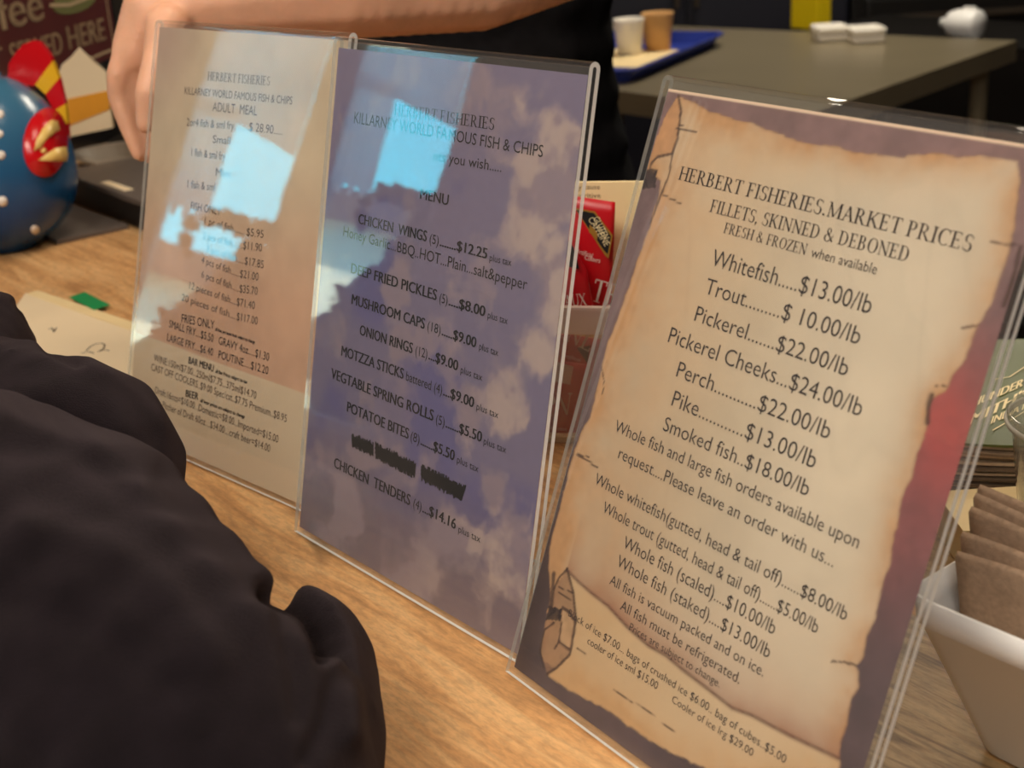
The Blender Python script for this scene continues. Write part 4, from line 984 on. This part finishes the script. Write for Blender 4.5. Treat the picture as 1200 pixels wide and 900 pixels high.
# -- tea bag dispenser behind the stands, seen through the gap
TY = .93
tw = thing('tea_dispenser', 'cream and clear plastic tea bag dispenser behind the market price stand', 'dispenser', (0, 0, CT))
yt = ca
tb = on(700, 540, CT)
th_o = np.array([tb[0], tb[1]+.03, CT]); tw.location = tuple(th_o); tw.rotation_euler = (0, 0, -.25)
Rz = np.array([[math.cos(-.25), -math.sin(-.25), 0], [math.sin(-.25), math.cos(-.25), 0], [0, 0, 1]])
def tl(px, dy):
    """local (x, z) on the dispenser's plane a distance dy behind its front"""
    N = Rz@np.array([0, 1., 0]); o = th_o+N*dy; r = ray(px); t = ((o-CC)@N)/(r@N); q = Rz.T@(CC+r*t-th_o); return q[0], q[2]
zt = tl((700, 214), .075)[1]; zlip = tl((690, 358), .0)[1]; zlip2 = tl((690, 378), .0)[1]; zlow = tl((690, 390), .0)[1]
xl, xr = tl((600, 300), .03)[0], tl((760, 300), .03)[0]
xm, xw = (xl+xr)/2, (xr-xl)
box('back_panel', (xm, .078, zt/2), (xw, .004, zt), 'cream', tw)
box('base', (xm, .04, .002), (xw, .08, .004), 'cream', tw)
for x in (xl, xr): box('side_panel', (x, .04, zlip*.5), (.003, .08, zlip), 'bin_clear', tw)
box('front_panel', (xm, .0, zlow/2), (xw, .0025, zlow), 'bin_clear', tw)
box('front_lip', (xm, -.002, (zlip+zlow)/2), (xw, .006, zlip-zlow), 'bin_lip', tw, bevel=.002)
text_on('printed_note', [('may cause', tl((668, 222), .0758)[0], tl((668, 222), .0758)[1], .0036, .022), ('nutritive', tl((672, 232), .0758)[0], tl((672, 232), .0758)[1], .0036, .02)], (0, .0758, 0), (1, 0, 0), (0, 0, 1), 'ink_soft', tw)
def sachet(corners, dy, label, grp='red tea sachets in the dispenser'):
    """pillowed foil sachet; corners: BL, BR, TR, TL pixels on plane dy"""
    q = [np.array(tl(c, dy)) for c in corners]; c = sum(q)/4
    t = thing('tea_sachet', label, 'tea sachet', th_o+Rz@np.array([c[0], dy, c[1]]), -.25, grp)
    n = 10; V = []; Fc = []
    for side in (1, -1):
        for j in range(n+1):
            for i in range(n+1):
                a, b = i/n, j/n; p = (q[0]*(1-a)+q[1]*a)*(1-b)+(q[3]*(1-a)+q[2]*a)*b-c
                bul = .0045*(max(0, math.sin(PI*min(1, max(0, (a-.04)/.92))))*max(0, math.sin(PI*min(1, max(0, (b-.1)/.8)))))**.5
                V.append((p[0], -side*(.0006+bul), p[1]))
    N1 = (n+1)**2
    for s in (0, 1):
        for j in range(n):
            for i in range(n):
                k = s*N1+j*(n+1)+i; Fc.append((k, k+1, k+n+2, k+n+1))
    ring = [i for i in range(n)]+[j*(n+1)+n for j in range(n)]+[n*(n+1)+i for i in range(n, 0, -1)]+[j*(n+1) for j in range(n, 0, -1)]
    for a, b in zip(ring, ring[1:]+ring[:1]): Fc.append((a, b, N1+b, N1+a))
    mesh('foil_wrapper', V, Fc, 'red', t, True)
    def put(pxs): return [tuple(np.array(tl(p, dy-.0062))-c) for p in pxs]
    return t, put, c
def flat_on(name, t, put, pxs, m, off): 
    P = put(pxs); n = len(P); V = [(p[0], -.0056-off, p[1]) for p in P]
    return mesh(name, V, [tuple(range(n))], m, t)
def sach_text(name, t, put, items, m, off=.0010):
    V = []; Fc = []
    for s, p0, p1, cap, font in items:
        A2, B2_ = [np.array(v) for v in put([p0, p1])]; d = B2_-A2; Lw = np.hypot(*d); d /= Lw; nr = np.array([-d[1], d[0]])
        v, f = flat_text(s, cap, Lw, font); k = len(V)
        V += [(A2[0]+d[0]*g[0]+nr[0]*g[1], -.0056-off, A2[1]+d[1]*g[0]+nr[1]*g[1]) for g in v]; Fc += [tuple(i+k for i in g) for g in f]
    me = bpy.data.meshes.new(name); me.from_pydata([tuple(map(float, v)) for v in V], [], Fc); return link(name, me, t, m)
t, put, c = sachet([(664,372),(716,372),(721,237),(668,229)], .05, 'upper red tea sachet with a black slanted label in the dispenser')
flat_on('gold_edge', t, put, [(673,244),(697,248),(718,276),(713,303),(709,300)], 'gold', .0)
flat_on('black_label', t, put, [(675,246),(696,250),(716,277),(712,298),(708,294)], 'marker', .0003)
flat_on('gold_band', t, put, [(691,263),(700,272),(700,281),(690,272)], 'gold', .0006)
sach_text('label_lettering', t, put, [('GLUTEN', (695,256), (708,281), .0046, 'sans'), ('CAFFEINE', (689,257), (709,289), .0046, 'sans')], 'cream_ink')
sach_text('white_lettering', t, put, [('Artificial', (675,296), (694,302), .0034, 'sans'), ('Colours', (685,304), (703,308), .0034, 'sans'), ('TE', (692,352), (720,360), .017, 'serif')], 'foam')
t, put, c = sachet([(642,372),(697,372),(688,318),(650,250)], .028, 'upper red tea sachet in front, partly behind the snack menu stand')
flat_on('black_label', t, put, [(662,278),(672,290),(679,316),(664,312)], 'marker', .0003)
sach_text('white_lettering', t, put, [('NIAUX', (650,360), (688,357), .0085, 'serif')], 'foam')
t, put, c = sachet([(630,500),(700,500),(705,398),(640,388)], .03, 'lower red tea sachet behind the clear front of the dispenser')
sach_text('white_lettering', t, put, [('NL', (662,398), (690,412), .014, 'serif'), ('artificial', (660,418), (680,424), .003, 'sans')], 'foam')
flat_on('black_label', t, put, [(676,408),(692,405),(688,426)], 'marker', .0003)
t, put, c = sachet([(622,560),(690,560),(690,428),(634,420)], .013, 'lowest red tea sachet with a white label in the dispenser')
flat_on('white_label', t, put, [(650,423),(672,430),(668,451),(648,447)], 'foam', .0003)
sach_text('white_lettering', t, put, [('PV', (640,487), (674,486), .017, 'serif'), ('orange pekoe', (640,502), (664,505), .003, 'sans')], 'foam')

# -- napkin tub, stack of cards, clear cup, cream box
q1, q2 = on(1142, 884, CT), on(1215, 912, CT)
nt = thing('napkin_tub', 'white plastic tub holding brown paper napkins on the counter', 'tub', CC*0, 0)
RT = on(1083, 712, .085); tubc = None
tub_x = np.array([E1[0], E1[1], 0]); tub_y = np.array([E2[0], E2[1], 0])
# rim corner seen at left, base edge seen low
TH_ = .084
ctub = on(1180, 850, .03)*np.array([1, 1, 0])+tub_y*.058+tub_x*.022
nt.location = (ctub[0], ctub[1], CT); nt.rotation_euler = (0, 0, ca)
def rrect(w, d, r, z, n=7):
    out = []
    for cx, cy, a0 in ((w/2-r, d/2-r, 0), (-w/2+r, d/2-r, 90), (-w/2+r, -d/2+r, 180), (w/2-r, -d/2+r, 270)):
        for k in range(n+1): a = math.radians(a0+90*k/n); out.append((cx+r*math.cos(a), cy+r*math.sin(a), z))
    return out
def loft(name, rings, m, parent, cap0=True, cap1=True, smooth=True):
    n = len(rings[0]); V = [p for r in rings for p in r]
    Fc = [(k*n+i, k*n+(i+1) % n, (k+1)*n+(i+1) % n, (k+1)*n+i) for k in range(len(rings)-1) for i in range(n)]
    if cap0: Fc.append(tuple(range(n))[::-1])
    if cap1: Fc.append(tuple(range((len(rings)-1)*n, len(rings)*n)))
    return mesh(name, V, Fc, m, parent, smooth)
bw, tw_ = .092, .138
loft('tub_body', [rrect(bw-.012, bw-.012, .012, 0), rrect(bw, bw, .014, .004), rrect(tw_-.002, tw_-.002, .013, TH_-.014), rrect(tw_, tw_, .013, TH_-.0135), rrect(tw_+.002, tw_+.002, .013, TH_), rrect(tw_-.001, tw_-.001, .012, TH_+.0005), rrect(tw_-.004, tw_-.004, .011, TH_-.013), rrect(bw-.004, bw-.004, .012, .006)], 'white_plastic', nt)
def napkin(k, y, hgt, lean, label, w=.112):
    t = thing('paper_napkin', label, 'napkin', np.array([ctub[0], ctub[1], CT+.0075])+tub_y*y-tub_x*(.0015+.0022*k), ca, 'brown napkins in the white tub')
    r2 = random.Random(k); n = 14; V = []; Fc = []
    def layer(off, top, dirn):
        base = len(V)
        for j in range(9):
            b = j/8
            for i in range(n+1):
                a = i/n; x = (a-.5)*w*(.70+.30*min(1, b*1.6)); z = b*top+.003*math.sin(3*a+k)*b-.004*(a-.5)*b
                yy = off+lean*b*b+.002*math.sin(5*a+.3*k)*b
                V.append((x, yy, z))
        for j in range(8):
            for i in range(n): q = base+j*(n+1)+i; Fc.append((q, q+1, q+n+2, q+n+1))
        return base
    b0 = layer(-.0022, hgt, 1); b1 = layer(.0022, hgt, 1)
    for i in range(n):                                            # the folded edge, rounded over
        p, q = b0+8*(n+1)+i, b1+8*(n+1)+i; m0 = len(V)
        V += [(np.array(V[p])+np.array(V[q]))/2+np.array([0, 0, .0022]), (np.array(V[p+1])+np.array(V[q+1]))/2+np.array([0, 0, .0022])]
        Fc += [(p, p+1, m0+1, m0), (m0, m0+1, q+1, q)]
    o = mesh('folded_sheet', V, Fc, 'kraft', t, True)
    s = o.modifiers.new('s', 'SOLIDIFY'); s.thickness = .0009
    return t
napkin(0, -.036, .089, -.012, 'front brown paper napkin in the white tub')
napkin(1, -.030, .093, -.012, 'second brown paper napkin from the front of the white tub')
napkin(2, -.0215, .101, -.012, 'third brown paper napkin from the front of the white tub')
napkin(3, -.0155, .107, -.012, 'fourth brown paper napkin from the front of the white tub')
napkin(4, -.0095, .111, -.012, 'rearmost brown paper napkin in the white tub')
# stack of thin brown cards under a green printed one
kc = on(1195, 545, CT+.03); rzc = -.22
words = ['second', 'third', 'fourth', 'fifth', 'sixth', 'seventh', 'eighth', 'ninth', 'tenth', 'eleventh', 'twelfth', 'thirteenth', 'fourteenth', 'fifteenth', 'sixteenth']
sF = on(1165, 536, CT+.046); sc_ = np.array([sF[0], sF[1], CT])+np.array([.045, .105, 0])
NC = 16; TK = .0029
def card_sheet(k, z, m, label, dx, dy):
    t = thing('paper_menu_card', label, 'card', sc_+np.array([dx, dy, z]), rzc, 'cards in the stack behind the napkins')
    n = 12; w, d = .20, .19; V = []; Fc = []
    for s in (0, 1):
        for j in range(n+1):
            for i in range(n+1):
                a, b = i/n-.5, j/n-.5; sag = -.004*math.cos(PI*a)*(k/NC)+.0025*math.sin(5*a+k*.8)*.3
                V.append((a*w, b*d, sag+s*TK*.55+.006*(abs(a)*2)**2*(.3+.5*k/NC)))
    N1 = (n+1)**2
    for s in (0, 1):
        for j in range(n):
            for i in range(n): q = s*N1+j*(n+1)+i; Fc.append((q, q+1, q+n+2, q+n+1))
    ring = [i for i in range(n)]+[j*(n+1)+n for j in range(n)]+[n*(n+1)+i for i in range(n, 0, -1)]+[j*(n+1) for j in range(n, 0, -1)]
    for a, b in zip(ring, ring[1:]+ring[:1]): Fc.append((a, b, N1+b, N1+a))
    mesh('card_sheet', V, Fc, m, t, False); return t
for k in range(NC):
    topmost = k == NC-1
    lab = 'green printed card on top of the stack behind the napkins' if topmost else '%s brown card from the top of the stack behind the napkins' % words[NC-2-k]
    tcd = card_sheet(k, .0055+k*TK, ('green_card' if topmost else ('card_brown', 'card_dark')[k % 2]), lab, random.uniform(-.004, .004)*(not topmost), random.uniform(-.004, .002)*(not topmost))
GT = tcd; gto = np.array(GT.location); gz = gto[2]+TK*.55+.0012
Rg = np.array([[math.cos(rzc), -math.sin(rzc), 0], [math.sin(rzc), math.cos(rzc), 0], [0, 0, 1]])
def gl_(px): return (Rg.T@(on(px[0], px[1], gz)-gto))[:2]
def gsurf(p):
    a = p[0]/.20; return -.004*math.cos(PI*a)*((NC-1)/NC)+.0025*math.sin(5*a+(NC-1)*.8)*.3+TK*.55+.006*(abs(a)*2)**2*(.3+(.5*(NC-1)/NC))+.0007
V = []; Fc = []
for s, p0, p1, top in (('THUNDER', (1128,474), (1199,445), (1132,464)), ("SMITH'S", (1122,497), (1206,457), (1127,484)), ('INDIA PALE ALE', (1161,489), (1246,452), (1164,480))):
    A2, B2_ = gl_(p0), gl_(p1); d = B2_-A2; Lw = np.hypot(*d); d /= Lw; cvec = gl_(top)-A2; cap = np.hypot(*cvec); cdir = cvec/cap
    v, f = flat_text(s, cap, Lw, 'sans', .03); k = len(V)
    for g in v: p = A2+d*g[0]+cdir*g[1]; V.append((p[0], p[1], gsurf(p)))
    Fc += [tuple(i+k for i in g) for g in f]
for ln in ([(1165,437),(1184,434),(1210,418)], [(1164,496),(1185,484),(1205,472)]):
    v, f = strokes_mesh([[gl_(p) for p in ln]], .0009); k = len(V); V += [(p[0], p[1], gsurf(p)) for p in v]; Fc += [tuple(i+k for i in g) for g in f]
me = bpy.data.meshes.new('printed_lettering'); me.from_pydata([tuple(map(float, v)) for v in V], [], Fc); link('printed_lettering', me, GT, 'cream_ink')
# cream box between the napkins and the cards
cb = thing('cream_carton', 'small cream carton between the napkin tub and the card stack', 'carton', np.append(on(1196, 640, CT)[:2], CT), ca+.9)
bm = bmesh.new(); box_bm(bm, (0, 0, .012), (.085, .05, .024), bevel=.0012); from_bm('carton_body', bm, 'cream', cb)
box('carton_lid', (0, 0, .0252), (.087, .052, .0022), 'cream', cb)
# clear cup
cu_c = np.append(on(1260, 690, CT)[:2], CT)
cp = thing('clear_cup', 'clear plastic cup at the right edge in front of the green card', 'cup', cu_c, 0)
lathe('cup_wall', [(0, .001), (.027, .001), (.0395, .096), (.0415, .100), (.0425, .104), (.0415, .1055), (.0400, .104), (.0385, .096), (.026, .003), (0, .003)], 'cup_clear', cp, 56)
M['cup_rim'] = mat_clear('cup_rim_plastic', (.9, .9, .86), haze=.45, hazecol=(.85, .82, .74), scratch=False, rough=.06)
lathe('cup_rim', [(.0418, .098), (.0432, .0985), (.0436, .1), (.043, .1015), (.0418, .101), (.0418, .098)], 'cup_rim', cp, 56)

# ================================================================== the customer in the dark hoodie, elbow on the counter
cs = thing('person.001', 'person in a dark hoodie leaning over the counter at lower left, seen from behind', 'person', (-.46, .2, ZF))
bm = bmesh.new()
def P(x, y, Y, r): return (at(x, y, Y), r)
SH = P(-40, 560, .74, .06); ELB = P(318, 905, .545, .050)
def hood_bones(bm, g):
    bone_w(bm, cs, P(-150, 560, .80, .075+g), P(20, 540, .76, .068+g), P(90, 560, .735, .066+g))
    bone_w(bm, cs, P(20, 545, .76, .068+g), P(110, 700, .66, .062+g), P(230, 830, .59, .057+g), P(300, 880, .56, .05+g))
ELc = None
# the sleeve, its outline following the sleeve in the photograph
sleeve = [((-160, 570), .10, 170), ((-60, 550), .10, 155), ((20, 543), .10, 143), ((65, 560), .098, 148)]
arm = [((-150, 720), .115, 245), ((-80, 700), .11, 240), ((20, 725), .098, 240), ((110, 800), .085, 227), ((210, 880), .07, 210), ((260, 940), .06, 180)]
elbow = [((230, 830), .07, 110), ((343, 792), .05, 101), ((338, 878), .045, 117), ((320, 960), .042, 120)]
hood = [((-70, 450), .13, 95), ((-28, 402), .14, 66), ((-2, 386), .14, 44)]
def on_r(x, y, z, r): p = on(x, y, z); return (p, r*np.linalg.norm(p-CC)/F_PX)
for ch in (sleeve, arm, elbow, hood):
    bone_w(bm, cs, *[on_r(x, y, z, r) for (x, y), z, r in ch])
# the forearm folds back towards the chest, below the picture
FA = [on_r(320, 960, .042, 120), (np.array([-.13, .345, .075]), .040), (np.array([-.24, .36, .125]), .036)]
bone_w(bm, cs, *FA)
# torso and hood off to the left, down to the hips in front of the counter
bone_w(bm, cs, (np.array([-.40, .50, .20]), .10), (np.array([-.46, .36, .10]), .14), (np.array([-.46, .24, -.06]), .14), (np.array([-.46, .16, -.3]), .135))
def proj(w):
    q = w-CC; z = q@_d; return 600+F_PX*(q@CR)/z, 450-F_PX*(q@CU)/z
# creases of the sleeve: (polyline, depth, width), depth > 0 sinks in
CREASE = [([(318,690),(345,700),(366,716),(380,742),(384,762)], .010, 11), ([(352,690),(385,716),(405,750),(412,800),(408,860)], -.004, 16),
          ([(30,620),(120,640),(190,690),(250,770)], -.0035, 26), ([(0,700),(110,735),(200,800)], .003, 26), ([(395,790),(385,840),(360,890)], .003, 12), ([(330,720),(345,780),(350,840)], .002, 12),
          ([(0,470),(70,455),(130,480),(170,540)], -.002, 20), ([(0,520),(80,515),(140,560)], .003, 22), ([(28,352),(46,380),(60,404),(90,420)], .006, 9)]
def folds(co):
    w = co+np.array(cs.location); f = (fbm(w[:, 0]*16+w[:, 1]*7, w[:, 2]*12-w[:, 1]*9, 12, 2)-.5)*.003
    f = f+(fbm(w[:, 0]*60, w[:, 2]*60+w[:, 1]*50, 22, 2)-.5)*.0006
    X, Y = proj(w)
    for pl, dep, wid in CREASE: f = f-dep*np.exp(-(seg_dist(X, Y, pl)/wid)**2)
    return f
hd = fuse('hoodie', bm, 'hoodie', cs, .0032, 14, folds)
bm = bmesh.new()
HE = np.array([-.47, .50, .47])
bone_w(bm, cs, (np.array([-.46, .26, -.1]), .1), (np.array([-.45, .38, .12]), .09), (np.array([-.45, .46, .30]), .055), (HE, .07))
add_ball(bm, rel(cs, HE+np.array([.0, .02, .03])), .1, (.073, .095, .115)); add_ball(bm, rel(cs, HE+np.array([.0, .115, .01])), .1, (.012, .02, .02))
for sx in (-1, 1): add_ball(bm, rel(cs, HE+np.array([sx*.074, .0, .02])), .1, (.01, .02, .03))
for sx in (-1, 1): bone_w(bm, cs, (np.array([-.46+sx*.09, .16, -.3]), .08), (np.array([-.46+sx*.1, .12, -.6]), .06), (np.array([-.46+sx*.1, .10, -.9]), .045), (np.array([-.46+sx*.1, .18, -.915]), .034))
bone_w(bm, cs, (np.array([-.20, .352, .105]), .026), (np.array([-.275, .375, .145]), .026), (np.array([-.315, .40, .165]), .022))
for k in range(4):
    o = np.array([0, .012*(k-1.5), -.013*(k-1.5)])
    bone_w(bm, cs, (np.array([-.31, .40, .165])+o, .011), (np.array([-.345, .405, .172])+o*1.2, .010), (np.array([-.362, .395, .155])+o*1.2, .009), (np.array([-.35, .385, .138])+o*1.1, .008))
bone_w(bm, cs, (np.array([-.27, .365, .165]), .014), (np.array([-.295, .35, .19]), .011), (np.array([-.325, .355, .20]), .009))
fuse('body', bm, 'skin', cs, .005, 6)
bm = bmesh.new()
for sx in (-1, 1): bone_w(bm, cs, (np.array([-.46+sx*.07, .16, -.3]), .12), (np.array([-.46+sx*.1, .12, -.6]), .085), (np.array([-.46+sx*.1, .10, -.87]), .075))
fuse('trousers', bm, 'black_cloth', cs, .01, 6)
bm = bmesh.new(); add_ball(bm, rel(cs, HE+np.array([-.01, -.01, .05])), .1, (.085, .1, .105)); add_ball(bm, rel(cs, HE+np.array([-.01, -.05, 0])), .1, (.075, .07, .09))
fuse('short_hair', bm, 'hair', cs, .008, 4, lambda co: (fbm(co[:, 0]*60, co[:, 2]*40, 3)-.5)*.012)
